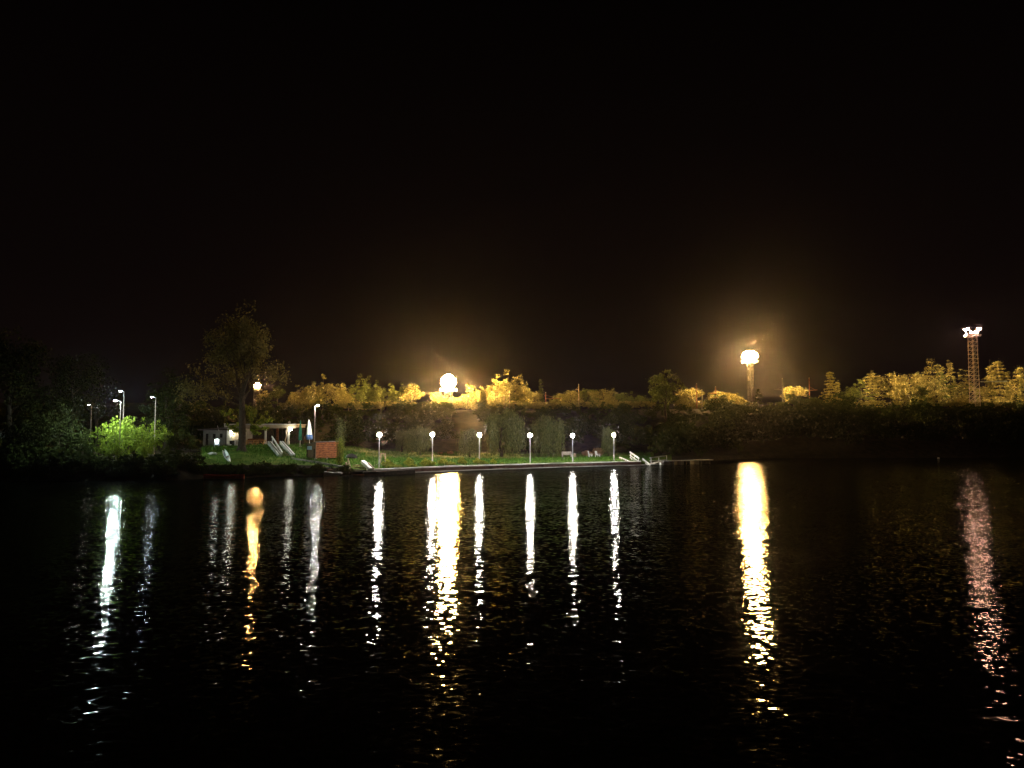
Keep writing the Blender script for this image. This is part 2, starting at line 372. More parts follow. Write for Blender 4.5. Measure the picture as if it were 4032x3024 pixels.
# ------------------------------------------------------------------ foliage
def leaf_quads(P, size, r, elong=1.0, hang=False):
    n = len(P)
    if hang:
        a = np.stack([r.normal(0, .25, n), r.normal(0, .25, n), -np.ones(n)], 1)
    else: a = r.normal(0, 1, (n, 3))
    a /= np.linalg.norm(a, axis=1)[:, None]
    b = r.normal(0, 1, (n, 3)); b -= a*np.sum(a*b, 1)[:, None]; b /= np.linalg.norm(b, axis=1)[:, None]
    s_ = size*r.uniform(.6, 1.4, n)[:, None]
    la = a*s_*elong*.5; lb = b*s_*.5/elong*.9
    return np.stack([P-la, P+lb*.9-la*.1, P+la, P-lb*.9+la*.1], 1)
def clump_points(r, lobes, nclump, nleaf, crad, flat=1.0):
    vol = np.array([l[3]*l[4]*l[5] for l in lobes])**.7; pr = vol/vol.sum(); out = []
    for li in r.choice(len(lobes), nclump, p=pr):
        x, y, z, rx, ry, rz = lobes[li]
        v = r.normal(0, 1, 3); v /= np.linalg.norm(v); q = r.uniform(.25, 1.0)**.5
        c = np.array([x+v[0]*rx*q, y+v[1]*ry*q, z+v[2]*rz*q])
        rad = crad*r.uniform(.5, 1.4)
        p = r.normal(0, 1, (nleaf, 3)); p /= (np.linalg.norm(p, axis=1)[:, None]+1e-6)
        p *= (r.uniform(0, 1, nleaf)**.45)[:, None]*rad; p[:, 2] *= .7*flat
        out.append(c+p)
    return np.concatenate(out)
def skeleton(mb, r, top, lobes, rad=0.28, zf=2.5, nlimb=None):
    pts = [Vector((r.normal(0, .06)*k, r.normal(0, .06)*k, top*k/6)) for k in range(7)]
    for k in range(6):
        mb.tube(pts[k], pts[k+1], rad*(1-k/7), rad*(1-(k+1)/7), 7, k in (0, 5))
    for L in lobes[:nlimb] if nlimb else lobes:
        z0 = max(zf, min(L[2]-1.2, top*.7)); b = Vector((0, 0, z0)); t = Vector(L[:3])
        m_ = b.lerp(t, .5)+Vector((r.normal(0, .15), r.normal(0, .15), -.12))
        rr = rad*(1-z0/top*.85)*.5
        mb.tube(b, m_, rr, rr*.65, 5, False); mb.tube(m_, t, rr*.65, rr*.2, 5, False)
def tree_arrays(kind, seed, dens=1.0, leaf=.34):
    """a 10 m tall tree of a kind: (trunk MB, leaf corner array)"""
    r = np.random.default_rng(seed); mb = MB()
    if kind == 'round':
        lobes = [(0, 0, 7.3, 2.3, 2.3, 2.2)]
        for k in range(9):
            a = k*2.4+r.uniform(-.4, .4); q = r.uniform(1.3, 2.4)
            lobes.append((math.cos(a)*q, math.sin(a)*q, r.uniform(3.8, 7.6), r.uniform(1.0, 1.7), r.uniform(1.0, 1.7), r.uniform(1.0, 1.8)))
        skeleton(mb, r, 8.5, lobes); P = clump_points(r, lobes, int(78*dens), 34, .85)
        A = leaf_quads(P, leaf, r)
    elif kind == 'poplar':
        lobes = []
        for k in range(9):
            a = k*2.4+r.uniform(-.4, .4); q = [0, .7, 1.1, 1.3, 1.6, 1.6, 1.9, 2.0, 1.4][k]; h = r.uniform(5.2, 9.2) if k else 9.8
            lobes.append((math.cos(a)*q, math.sin(a)*q, 1.6+h*.5-.4, r.uniform(.4, .75), r.uniform(.4, .75), h*.46))
        skeleton(mb, r, 9.2, lobes, .2); P = clump_points(r, lobes, int(88*dens), 30, .6)
        A = leaf_quads(P, leaf*.95, r)
    elif kind == 'conifer':
        Ps = []; z = 1.2
        while z < 9.7:
            R_ = 2.5*(1-z/10.3)**.85*r.uniform(.8, 1.15)
            nb = 9
            for k in range(nb):
                if r.random() < .3: continue
                a = 6.283*k/nb+r.uniform(-.3, .3)+z; L = R_*r.uniform(.45, 1.3)*(1+.25*math.sin(a*1.0+seed))
                for t in np.linspace(.2, 1, max(2, int(L*2.6))):
                    c = np.array([math.cos(a)*L*t, math.sin(a)*L*t, z-.38*L*t*t+.15*t])
                    Ps.append(c+r.normal(0, 1, (int(9*dens)+3, 3))*np.array([.17, .17, .10]))
            z += .55+.25*r.random()
        Ps.append(np.array([0, 0, 9.7])+r.normal(0, 1, (20, 3))*np.array([.08, .08, .25]))
        mb.tube((0, 0, 0), (0, 0, 5), .2, .12, 7); mb.tube((0, 0, 5), (0, 0, 9.9), .12, .02, 6)
        A = leaf_quads(np.concatenate(Ps), leaf*.85, r, 1.3)
    elif kind == 'layered':
        lobes = []
        for k in range(15):
            z = 3.4+6.3*k/14; q = (2.6*(1-(k/14)**1.6)+.35)*r.uniform(.5, 1.05); a = k*2.3+r.uniform(-.5, .5)
            lobes.append((math.cos(a)*q, math.sin(a)*q, z, r.uniform(.7, 1.35)*(1.1-.4*k/14), r.uniform(.7, 1.3)*(1.1-.4*k/14), r.uniform(.28, .5)))
        skeleton(mb, r, 9.7, lobes, .22); P = clump_points(r, lobes, int(85*dens), 24, .42, .7)
        A = leaf_quads(P, leaf*.9, r)
    elif kind == 'spire':
        lobes = [(r.normal(0, .08), r.normal(0, .08), z, .95*(1-z/10.6)+.12, .95*(1-z/10.6)+.12, .6) for z in np.linspace(1.5, 9.7, 16)]
        mb.tube((0, 0, 0), (0, 0, 9.9), .14, .02, 7); P = clump_points(r, lobes, int(75*dens), 22, .38)
        A = leaf_quads(P, leaf*.8, r, 1.3)
    elif kind == 'feather':
        lobes = []
        for k in range(11):
            a = k*2.4; q = r.uniform(.2, 1.5); t = r.uniform(.75, 1.0) if k else 1
            for s_ in np.linspace(.25, 1, 6):
                lobes.append((math.cos(a)*q*s_*1.4, math.sin(a)*q*s_*1.4, 9.6*t*s_+.2, .32*(1.25-s_), .32*(1.25-s_), .9))
        mb.tube((0, 0, 0), (0, 0, 6), .16, .05, 7); P = clump_points(r, lobes, int(120*dens), 20, .3)
        A = leaf_quads(P, leaf*.85, r, 1.6)
    elif kind == 'bush':
        lobes = []
        for k in range(9):
            a = k*2.4; q = [0, 2, 2.6, 3.2, 3.8, 2.4, 4.2, 3.4, 4.6][k]
            lobes.append((math.cos(a)*q, math.sin(a)*q, r.uniform(2.6, 5.8) if k else 6.5, r.uniform(1.8, 2.8), r.uniform(1.8, 2.8), r.uniform(2.0, 3.2)))
        skeleton(mb, r, 6.5, lobes, .3, .6); P = clump_points(r, lobes, int(130*dens), 24, 1.0)
        A = leaf_quads(P, leaf*1.55, r)
    elif kind == 'willow':
        lobes = [(math.cos(k*2.4)*q, math.sin(k*2.4)*q, 6.5+r.uniform(0, 1.2), 1.6, 1.6, 1.4) for k, q in enumerate([0, 1.6, 2.0, 2.4, 2.8, 3.0, 3.2])]
        skeleton(mb, r, 7.5, lobes, .38); Ps = [clump_points(r, lobes, int(45*dens), 22, .6)]
        A0 = leaf_quads(Ps[0], leaf*.9, r, 1.3); As = [A0]
        for g_ in range(17):
            a0 = r.uniform(0, 6.283); q0 = 4.2*math.sqrt(r.uniform(.05, 1)); t0 = 9.5-2.6*(q0/4.3)**2-abs(r.normal(0, .9)); b0 = r.uniform(.4, 3.4)
            As.append(leaf_quads(np.array([math.cos(a0)*q0, math.sin(a0)*q0, t0])+r.normal(0, 1, (40, 3))*np.array([.45, .45, .3]), leaf*.9, r, 1.4))
            for k in range(int(15*dens)):
                p0 = np.array([math.cos(a0)*q0, math.sin(a0)*q0])+r.normal(0, .42, 2); zt = t0+r.normal(0, .3); zb = min(zt-1, max(.3, b0+r.normal(0, .6)))
                m_ = int((zt-zb)/.3)+1; t = np.linspace(0, 1, m_); sw = r.normal(0, .3, 2)+p0*.06
                p = np.stack([p0[0]+sw[0]*t, p0[1]+sw[1]*t, zt+(zb-zt)*t], 1)+r.normal(0, .07, (m_, 3))
                As.append(leaf_quads(p, leaf*1.1, r, 1.9, True))
        A = np.concatenate(As)
    elif kind == 'stalks':                 # leafy upright young willow scrub
        Ps = []
        for k in range(16):
            a = r.uniform(0, 6.283); q = r.uniform(.2, 1.6); h = r.uniform(6, 10)
            p0 = Vector((math.cos(a)*q*.4, math.sin(a)*q*.4, 0)); p1 = Vector((math.cos(a)*q, math.sin(a)*q, h))
            mb.tube(p0, p1, .09, .02, 5, False)
            for t in np.linspace(.12, 1, 16):
                Ps.append(np.array(p0.lerp(p1, t))+r.normal(0, 1, (int(10*dens), 3))*np.array([.42, .42, .3])*(1.25-.5*t))
        A = leaf_quads(np.concatenate(Ps), leaf*.85, r, 1.8)
    return mb, A
PROTO = {}
def proto(kind, mat, seed, dens=1.0, leaf=.34, bark='bark'):
    key = (kind, mat, seed, dens, leaf, bark)
    if key not in PROTO:
        mb, A = tree_arrays(kind, seed, dens, leaf)
        tm = mb.mesh('trunk', M[bark], True)
        cm = np_mesh('crown', A.reshape(-1, 3), np.arange(A.shape[0]*4).reshape(-1, 4), M[mat])
        PROTO[key] = (tm, cm)
    return PROTO[key]
def put_tree(name, label, cat, px, ytop, d, kind, mat, seed=1, wf=1.0, group=None, dens=1.0, leaf=.34, bark='bark', rz=None, base=None, parts=('trunk', 'crown')):
    g = G(px, d); z0 = g.z if base is None else Zat(base, d)
    H = max(Zat(ytop, d)-z0, .3)*1.02
    o = thing(name, label, cat, (g.x, g.y, z0-.05), (seed*1.7+px*.37) % 6.28 if rz is None else rz, group)
    s_ = H/10.0; o.scale = (s_*wf, s_*wf, s_)
    tm, cm = proto(kind, mat, seed, dens, leaf, bark)
    link(parts[0], tm, o); link(parts[1], cm, o)
    return o

# ------------------------------------------------------------------ buildings by the left bank
MPP = 1 / F
def cabin():
    d = 123; k = d*MPP; g = G(850, d)
    t = thing('cabin', 'low grey rendered cabin with dark door, two small windows and shallow roof', 'cabin', g)
    m = MB()                        # front wall with real openings: door and two windows
    X0, X1, H = -1.85, 1.85, 2.4
    ops = [(-1.5, -1.05, 0.0, 1.85), (-.35, .1, 1.15, 1.8), (.75, 1.2, 1.2, 1.85)]
    xs = [X0]
    for o in ops: xs += [o[0], o[1]]
    xs.append(X1)
    for i in range(0, len(xs)-1):
        a, b = xs[i], xs[i+1]
        if i % 2 == 0: m.box(((a+b)/2, 0, H/2-.1), (b-a, .2, H+.2))
        else:
            o = ops[i//2]
            m.box(((a+b)/2, 0, (o[3]+H)/2), (b-a, .2, H-o[3]))
            if o[2] > 0: m.box(((a+b)/2, 0, o[2]/2-.1), (b-a, .2, o[2]+.2))
    m.box((X0+.1, 2.15, H/2-.1), (.2, 4.1, H+.2)); m.box((X1-.1, 2.15, H/2-.1), (.2, 4.1, H+.2)); m.box((0, 4.2, H/2-.1), (3.7, .2, H+.2))
    m.build('wall', M['greywall'], t)
    r = MB(); r.box((-.1, 1.9, 2.62), (5.0, 5.0, .16), ry=-.075); ro = r.build('roof', M['roof'], t)
    c = MB(); c.box((1.25, .9, 3.05), (.3, .3, .75)); c.box((1.25, .9, 3.46), (.4, .4, .07)); c.build('chimney', M['fascia'], ro)
    a = MB(); a.tube((.35, -.1, 3.1), (.8, -.55, 2.25), .035, .05, 6); a.build('antenna', M['white'], ro)
    dr = MB(); dr.box((-1.275, .04, .92), (.44, .06, 1.84)); do = dr.build('door', M['dark'], t)
    h = MB(); h.box((-1.12, -.02, .95), (.04, .06, .12)); h.build('handle', M['steel'], do)
    for o in ops[1:]:
        f = MB(); cx = (o[0]+o[1])/2; cz = (o[2]+o[3])/2; w_ = o[1]-o[0]; h_ = o[3]-o[2]
        f.box((o[0]+.025, -.03, cz), (.05, .12, h_)); f.box((o[1]-.025, -.03, cz), (.05, .12, h_))
        f.box((cx, -.03, o[2]+.025), (w_-.1, .12, .05)); f.box((cx, -.03, o[3]-.025), (w_-.1, .12, .05))
        fo = f.build('window', M['darkwood'], t)
        p = MB(); p.box((cx, .03, cz), (w_-.1, .02, h_-.1)); p.build('pane', M['glass'], fo)
    dp = MB(); dp.tube((1.8, -.16, -.1), (1.8, -.16, 2.38), .045, n=8); dp.build('downpipe', M['darksteel'], t)
cabin()

def pavilion():
    d = 125; g = G(1065, d); k = d*MPP
    X = lambda px: (px-1065)*k
    t = thing('pavilion', 'open sided pavilion with pale flat roof on wooden posts', 'pavilion', g)
    m = MB(); m.box((X(932), .1, 1.25), (X(968)-X(897), .2, 2.7)); m.box((X(968)-.1, 2.2, 1.25), (.2, 4.0, 2.7)); m.build('side_wall', M['tanwall'], t)
    b = MB(); b.box((X(1010), 3.6, 1.3), (X(1052)-X(968), .2, 2.8)); b.box((X(1110), 4.4, 1.3), (X(1170)-X(1050), .2, 2.8)); b.build('back_wall', M['darkwood'], t)  # second box is a dark sheet standing for shade in the open bay
    r = MB(); r.box((X(1034), 2.1, 3.26), (X(1176)-X(893), 5.9, .16)); ro = r.build('roof', M['fascia'], t)
    f = MB(); f.box((X(1034), -.72, 2.98), (X(1172)-X(897), .1, .38)); f.box((X(1034), 2.1, 3.08), (X(1172)-X(897)-.2, 5.4, .16)); f.box((X(1172)-.05, 2.1, 2.98), (.1, 5.4, .38))
    f.build('fascia', M['tanwall'], t)
    bm = MB(); bm.box((X(1066), -.4, 2.74), (X(1172)-X(965), .16, .2)); bm.build('beam', M['wood'], t)
    v = MB(); v.lathe([(.16, 3.3), (.16, 3.55), (.25, 3.6), (.1, 3.78), (.02, 3.85)], 12, (X(1135), .8, 0)); v.build('roof_vent', M['fascia'], ro)
    for px, y, r_, mt in ((973, -.3, .12, 'tanwall'), (1051, -.4, .13, 'fascia'), (1088, .9, .15, 'brickwood'), (1094, 2.6, .12, 'darkwood'), (1141, -.4, .13, 'fascia')):
        p = MB(); p.box((X(px), y, 1.3), (r_*2, r_*2, 2.72)); p.box((X(px), y, .28), (r_*2.5, r_*2.5, .56)); p.build('post', M[mt], t)
    tw = MB(); pts = [(X(1133), -.5, -.05), (X(1131)-.1, -.5, .7), (X(1134), -.5, 1.4), (X(1132), -.5, 2.1), (X(1136), -.45, 2.7)]
    for i in range(4): tw.tube(pts[i], pts[i+1], .13-.012*i, .12-.012*i, 8)
    tw.tube(pts[2], (X(1124), -.5, .4), .07, .05, 6); tw.build('gnarled_trunk_post', M['wood'], t)
    rl = MB(); rl.box((X(1012), .5, .78), (X(1050)-X(974), .06, .36)); rl.box((X(1012), .5, .5), (X(1050)-X(974), .06, .08)); rl.build('bench_back', M['brickwood'], t)
    for px, z, y in ((919, 1.97, -.2), (1152, 2.46, -.9)):
        w_ = MB(); w_.lathe([(.03, .2), (.14, .16), (.22, .05), (.22, -.08), (.14, -.18), (.03, -.22)], 14, (X(px), y-.1, z)); wo = w_.build('wall_lamp', M['walllamp'], t, True)
        br = MB(); br.box((X(px), y+.08, z+.26), (.1, .3, .06)); br.build('lamp_bracket', M['darksteel'], wo)
pavilion()

def picnic(px, d, label):
    g = G(px, d); t = thing('picnic_table', label, 'picnic table', g, 0.05, 'orange wooden picnic tables')
    a = MB(); a.box((0, 0, .74), (1.5, .8, .06)); a.build('tabletop', M['orangewood'], t)
    for s in (-1, 1):
        b = MB(); b.box((0, s*.72, .44), (1.5, .28, .05)); b.build('seat', M['orangewood'], t)
    for s in (-1, 1):
        l = MB()
        l.beam((s*.55-.0, -.3, .71), (s*.55, -.72, -.02), .09, .09); l.beam((s*.55, .3, .71), (s*.55, .72, -.02), .09, .09)
        l.beam((s*.55+s*.0, -.78, .38), (s*.55, .78, .38), .07, .1)
        l.beam((s*.2, -.75, .4), (s*.72, -.8, -.02), .1, .08)
        l.build('leg_frame', M['orangewood'], t)
picnic(990, 124, 'orange wooden picnic table just right of the big tree trunk')
picnic(1031, 124, 'orange wooden picnic table beside the pale pavilion post')

def notice_board():
    g = G(857, 119); t = thing('notice_board', 'blue lit notice board with pale frame on grass before grey cabin', 'notice board', g)
    f = MB()
    for s in (-1, 1): f.box((s*.33, 0, .5), (.09, .09, 1.06))
    f.box((0, 0, 1.02), (.57, .09, .08)); f.build('frame', M['blue'], t)
    p = MB(); p.box((0, .02, .55), (.57, .04, .8)); p.build('panel', M['screen'], t)
    l = MB(); l.lathe([(.02, .12), (.1, .08), (.13, 0), (.1, -.08), (.02, -.12)], 12, (0, -.12, .86)); l.build('lamp', M['walllamp'], t, True)
notice_board()
def bin_(px, d, label):
    t = thing('black_bin', label, 'bin', G(px, d))
    m = MB(); m.lathe([(.33, -.02), (.38, .1), (.4, .62)], 14); m.build('body', M['dark'], t); l = MB(); l.lathe([(.42, .62), (.42, .68), (.3, .76), (.05, .79)], 14); l.build('lid', M['dark'], t)
bin_(918, 121.5, 'squat black bin against the tan pavilion wall')
t = thing('white_cabinet', 'white low cabinet left of the big tree trunk', 'cabinet', G(938, 121))
m = MB(); m.box((0, 0, .38), (.72, .5, .8)); m.build('body', M['white'], t)
m = MB(); m.box((.08, -.262, .4), (.4, .02, .5)); m.build('door', M['fascia'], t)
m = MB(); m.box((0, 0, .8), (.8, .56, .04)); m.build('top', M['white'], t)
m = MB(); m.hull_loft([[(x_, math.cos(a)*r_*.8, .12+math.sin(a)*r_*.6) for a in np.linspace(0, 5.5, 8)] for x_, r_ in ((-.42, .04), (-.3, .17), (-.05, .22), (.2, .19), (.4, .05))])
o = m.build('white_sack', M['white'], None, True); o.location = G(905, 121); tag(o, 'small white sack lying on grass at the tan wall', 'sack')

def umbrella(px, ytop, ybot, d, mat, label, r, lean=0, skirt=None):
    g = G(px, d); t = thing('parasol', label, 'parasol', g, 0, 'closed parasols'); t.rotation_euler = (0, lean, 0)
    H = Zat(ytop, d)-g.z; hb = Zat(ybot, d)-g.z
    p = MB(); p.tube((0, 0, -.05), (0, 0, H-.06), .04, n=8); p.build('pole', M['white'], t)
    b = MB(); b.lathe([(.32, -.04), (.32, .05), (.09, .08), (.07, .3)], 14); b.build('base', M['concrete'], t)
    wob = lambda k, j: .16*math.sin(k*1.571+j*.3)+.05*math.sin(k*2.7+j)
    c = MB(); L = H-hb
    pr = [(r*.8, hb), (r*1.0, hb+.05*L), (r*.92, hb+.25*L), (r*.78, hb+.5*L), (r*.55, hb+.75*L), (r*.3, hb+.92*L), (.03, H)]
    c.lathe(pr, 24, wob=wob); co = c.build('canopy', M[mat], t, True)
    if skirt:
        s_ = MB(); s_.lathe([(r*.82, hb-.10), (r*1.1, hb), (r*1.12, hb+.17*L), (r*1.0, hb+.22*L)], 24, wob=wob); s_.build('valance', M[skirt], co, True)
umbrella(1184, 1655, 1734, 114, 'greencloth', 'closed dark green parasol between pavilion and white parasol', .24)
umbrella(1222, 1652, 1728, 111, 'whitecloth', 'closed white parasol with blue lower edge beside tall lamp post', .38, -.04, 'bluecloth')

def post_lamp(px, ytop, d, label, lens, arm=.3, group=None, tilt=0.0, ry=.0):
    g = G(px, d); H = Zat(ytop, d)-g.z
    t = thing('street_lamp', label, 'street lamp', g, 0, group)
    p = MB(); p.tube((0, 0, -.1), (0, 0, 1.2), .09, .085, 10); p.tube((0, 0, 1.2), (0, 0, H), .07, .05, 10); p.build('pole', M['towersteel'], t)
    a = MB(); a.beam((0, 0, H-.04), (arm, -.05, H), .07, .07); a.build('arm', M['steel'], t)
    h = MB(); s = 1 if arm > 0 else -1
    h.hull_loft([[(arm+s*x_, y_*w_, H+z_*w_+.04) for y_, z_ in ((-.14, 0), (-.1, .08), (.1, .08), (.14, 0))] for x_, w_ in ((-.1, .6), (.05, 1), (.35, 1), (.45, .5))])
    ho = h.build('lamp_head', M['darksteel'], t)
    l = MB(); l.lathe([(.02, -.045), (.10, -.038), (.16, -.012), (.165, .035)], 12, (arm+s*.18, 0, H)); l.build('lens', M[lens], ho, True)
post_lamp(1240, 1597, 107.5, 'tall slim grey lamp post behind the brown shed', 'postlamp', .22)
post_lamp(475, 1578, 94, 'brightest of the cool street lamps above green shrubs, lower of the central pair', 'led', -.5, 'cool white street lamps')
post_lamp(486, 1541, 99, 'tallest cool street lamp, dark pole rising above the brightest one', 'ledblue', -.25, 'cool white street lamps')
post_lamp(612, 1564, 96, 'cool street lamp at right end of green shrubs before dark upright tree', 'ledblue', -.25, 'cool white street lamps')
post_lamp(360, 1594, 108, 'small dim street lamp at left end of green shrubs against dark tree', 'walllamp', -.2, 'cool white street lamps')

def bank_stairs():
    t = thing('bank_stairs', 'wooden steps up the grassy bank between white sloping side panels', 'stairs', G(1130, 105))
    o = Vector(t.location)
    b = G(1132, 105)-o; tp = G(1088, 114, .1)-o
    ax = (tp-b); n = 11; sd = Vector((ax.y, -ax.x, 0)).normalized()
    s_ = MB()
    for i in range(n):
        c = b+ax*((i+.5)/n); s_.beam(c-sd*.55+Vector((0, 0, .05)), c+sd*.55+Vector((0, 0, .05)), .5, .1)
    s_.build('treads', M['wood'], t)
    rz = MB()
    for i in range(n): c = b+ax*((i+.25)/n); rz.beam(c-sd*.55+Vector((0, 0, -.1)), c+sd*.55+Vector((0, 0, -.1)), .06, .22)
    rz.build('risers', M['darkwood'], t)
    for s in (-1, 1):
        p = MB(); q0 = b+sd*s*.86+Vector((0, 0, .12)); q1 = tp+sd*s*.86+Vector((0, 0, .42))
        p.beam(q0, q1, .52, .42); p.beam(q1-ax.normalized()*.02, q1+ax.normalized()*.35+Vector((0, 0, .06)), .44, .3); p.build('side_panel', M['white'], t)
        k = MB(); k.beam(q0+sd*s*.0+Vector((0, 0, .22)), q1+Vector((0, 0, .22)), .08, .05); k.build('panel_edge', M['darkwood'], t)
    h = MB(); a0 = b-sd*.55+Vector((0, 0, .55)); a1 = tp-sd*.55+Vector((0, 0, 1.35))
    h.beam(a0, a1, .14, .2)
    for q in (.05, .5, .95): c = a0.lerp(a1, q); h.tube((c.x, c.y, (b-sd*.55).z+(tp.z-b.z)*q-.1), c, .04, n=6)
    h.build('handrail', M['white'], t)
bank_stairs()

def shed():
    g = G(1245, 102.5); t = thing('wooden_shed', 'brown boarded shed with lean-to roof and pale blue sign', 'shed', g)
    a = math.radians(50); L = Vector((-math.cos(a), math.sin(a), 0))*2.65; R = Vector((math.sin(a), math.cos(a), 0))*3.5
    O = Vector((0, 0, .15)); h = {'O': 2.1, 'L': 1.68, 'R': 2.2, 'D': 1.75}
    up = lambda v, z: v+Vector((0, 0, z))
    D = L+R
    def wallq(p, q, hp, hq, name, mat, th=.08):
        n = (q-p).cross(Vector((0, 0, 1))).normalized()
        m = MB(); m.hull_loft([[p, p-n*th, up(p-n*th, hp), up(p, hp)], [q, q-n*th, up(q-n*th, hq), up(q, hq)]]); return m.build(name, M[mat], t)
    wl = wallq(O+L, O, h['L'], h['O'], 'front_wall', 'tanwood'); wr = wallq(O+Vector((.006, .006, 0)), O+R, h['O'], h['R'], 'side_wall', 'brickwood')
    wallq(O+R, O+D, h['R'], h['D'], 'back_wall', 'darkwood'); wallq(O+D, O+L, h['D'], h['L'], 'far_wall', 'darkwood')
    e = .15; cs = [(O-L*.06-R*.05, h['O']), (O+L*1.06-R*.05, h['L']-.03), (O+D+L*.06+R*.05, h['D']-.03), (O+R*1.05-L*.06, h['R'])]
    m = MB(); m.hull_loft([[up(p, z+.004) for p, z in cs], [up(p, z+.09) for p, z in cs]]); m.build('roof', M['roof'], t)
    n = L.cross(Vector((0, 0, 1))).normalized(); n = n if n.y < 0 else -n
    def panel(t0, t1, z0, z1, off, name, mat, par):
        p = O+L*t0+n*off; q = O+L*t1+n*off
        m = MB(); m.hull_loft([[up(p, z0), up(p-n*.02, z0), up(p-n*.02, z1), up(p, z1)], [up(q, z0), up(q-n*.02, z0), up(q-n*.02, z1), up(q, z1)]]); return m.build(name, M[mat], par)
    dr = panel(.08, .5, .05, 1.25, .03, 'door', 'tanwood', t)
    panel(.12, .15, .6, .72, .05, 'handle', 'darksteel', dr)
    panel(.38, .9, 1.1, 1.58, .06, 'sign', 'blue', t)
    for q in (O, O+L, O+R, O+D, O+R*.5): f = MB(); f.box((q.x*.95, q.y*.95+.1, -.05), (.22, .22, .44)); f.build('footing', M['concrete'], t)
shed()
def dome():
    m = MB(); m.lathe([(.34, -.3), (.36, 0), (.3, .14), (.15, .22), (.02, .24)], 14)
    return m
o = dome().build('upturned_tub', M['white'], None, True); o.location = G(1265, 107)+Vector((0, 0, Zat(1735, 107)-G(1265, 107).z))
bpy.data.objects.remove(o)

# path with pale kerb running down to the water steps
p = MB(); prev = None; pts = []
for px, d in ((1150, 103.8), (1200, 101.6), (1250, 100.4), (1300, 99.6), (1345, 99.1), (1385, 98.6)):
    pts.append((px, d))
rings = []
for px, d in pts:
    a = G(px, d-.35, .0); b = G(px, d+.35, .0)
    zt = max(a.z, b.z)+.12
    rings.append([(a.x, a.y, zt-.5), (b.x, b.y, zt-.5), (b.x, b.y, zt), (a.x, a.y, zt)])
p.hull_loft(rings); o = p.build('path_kerb', M['concrete']); tag(o, 'long pale kerb curving from the bank stairs down to the water steps', 'kerb')

def water_steps():
    b = G(1412, 96.4); t = thing('water_steps', 'short flight of pale steps down into the lake beside dark stage', 'steps', (b.x, b.y, 0))
    for i in range(6):
        z = .05+.21*i; y = i*.62
        m = MB(); m.box((-.1*i+.15, y+.2, z), (1.8, .62, .1)); m.build('step', M['wood'], t)
    s_ = MB(); s_.box((-.15, 2.0, .2), (1.6, 4.0, .5)); s_.build('base', M['dark'], t)
    l = MB(); l.beam((-1.0, -.2, .25), (-2.3, 3.9, 1.35), .16, .2); l.build('left_stringer', M['wood'], t)
    h = MB(); h.beam((-.95, .2, 1.05), (-2.0, 3.6, 1.95), .08, .09); h.tube((-.95, .2, .1), (-.95, .2, 1.05), .05); h.tube((-2.0, 3.6, 1.0), (-2.0, 3.6, 1.95), .05); h.beam((-.95, .2, .62), (-2.0, 3.6, 1.5), .05, .06)
    h.build('handrail', M['wood'], t)
    r = MB(); r.beam((1.65, -.1, .75), (-.05, 3.4, 1.55), .5, .36); r.build('white_side_panel', M['white'], t)
water_steps()
m = MB(); q = G(1500, 97); m.beam(W(1473, 1846, 96.2), W(1450, 1822, 97.8), .12, .16); o = m.build('leaning_plank', M['wood']); tag(o, 'leaning wooden plank beside the white panel at the water steps', 'plank')

# ------------------------------------------------------------------ quay
def strip(name, mat, px0, px1, o0, o1, z0, z1, parent=None, step=30, zoff=None):
    m = MB(); rings = []
    n = int((px1-px0)/step)+1
    for px in np.linspace(px0, px1, n+1):
        d = prof(px)[0][0]; f = lambda dd: (px-2016)/F*dd
        rings.append([(f(d+o0), d+o0, z0), (f(d+o1), d+o1, z0), (f(d+o1), d+o1, z1), (f(d+o0), d+o0, z1)])
    m.hull_loft(rings); return m.build(name, mat, parent)
qw = thing('quay_wall', 'long low reddish brown quay wall with pale top edge under the globe lamps', 'quay wall', (0, 0, 0))
strip('wall', M['stone'], 1446, 2522, -.2, .6, -.6, .58, qw)
strip('coping', M['white'], 1446, 2522, -.27, .66, .58, .72, qw)
strip('waler', M['white'], 1637, 2640, -1.0, -.2, .04, .13, qw)
ls = thing('landing_stage', 'dark floating landing stage at the left foot of the quay wall', 'landing stage', (0, 0, 0))
strip('hull', M['dark'], 1437, 1636, -1.9, -.45, -.3, .42, ls); strip('deck', M['darkwood'], 1435, 1638, -1.95, -.42, .42, .50, ls)
m = MB(); c0 = W(1472, 1833, 97.6); c1 = W(1492, 1826, 98.4)
for a, b in ((c0, c1),): m.beam(a, b, .04, .05); m.tube((a.x, a.y, .6), a, .03, n=6); m.tube((b.x, b.y, .6), b, .03, n=6)
o = m.build('thin_handrail', M['darksteel']); tag(o, 'thin dark handrail on the grass left of the first globe lamp', 'handrail')

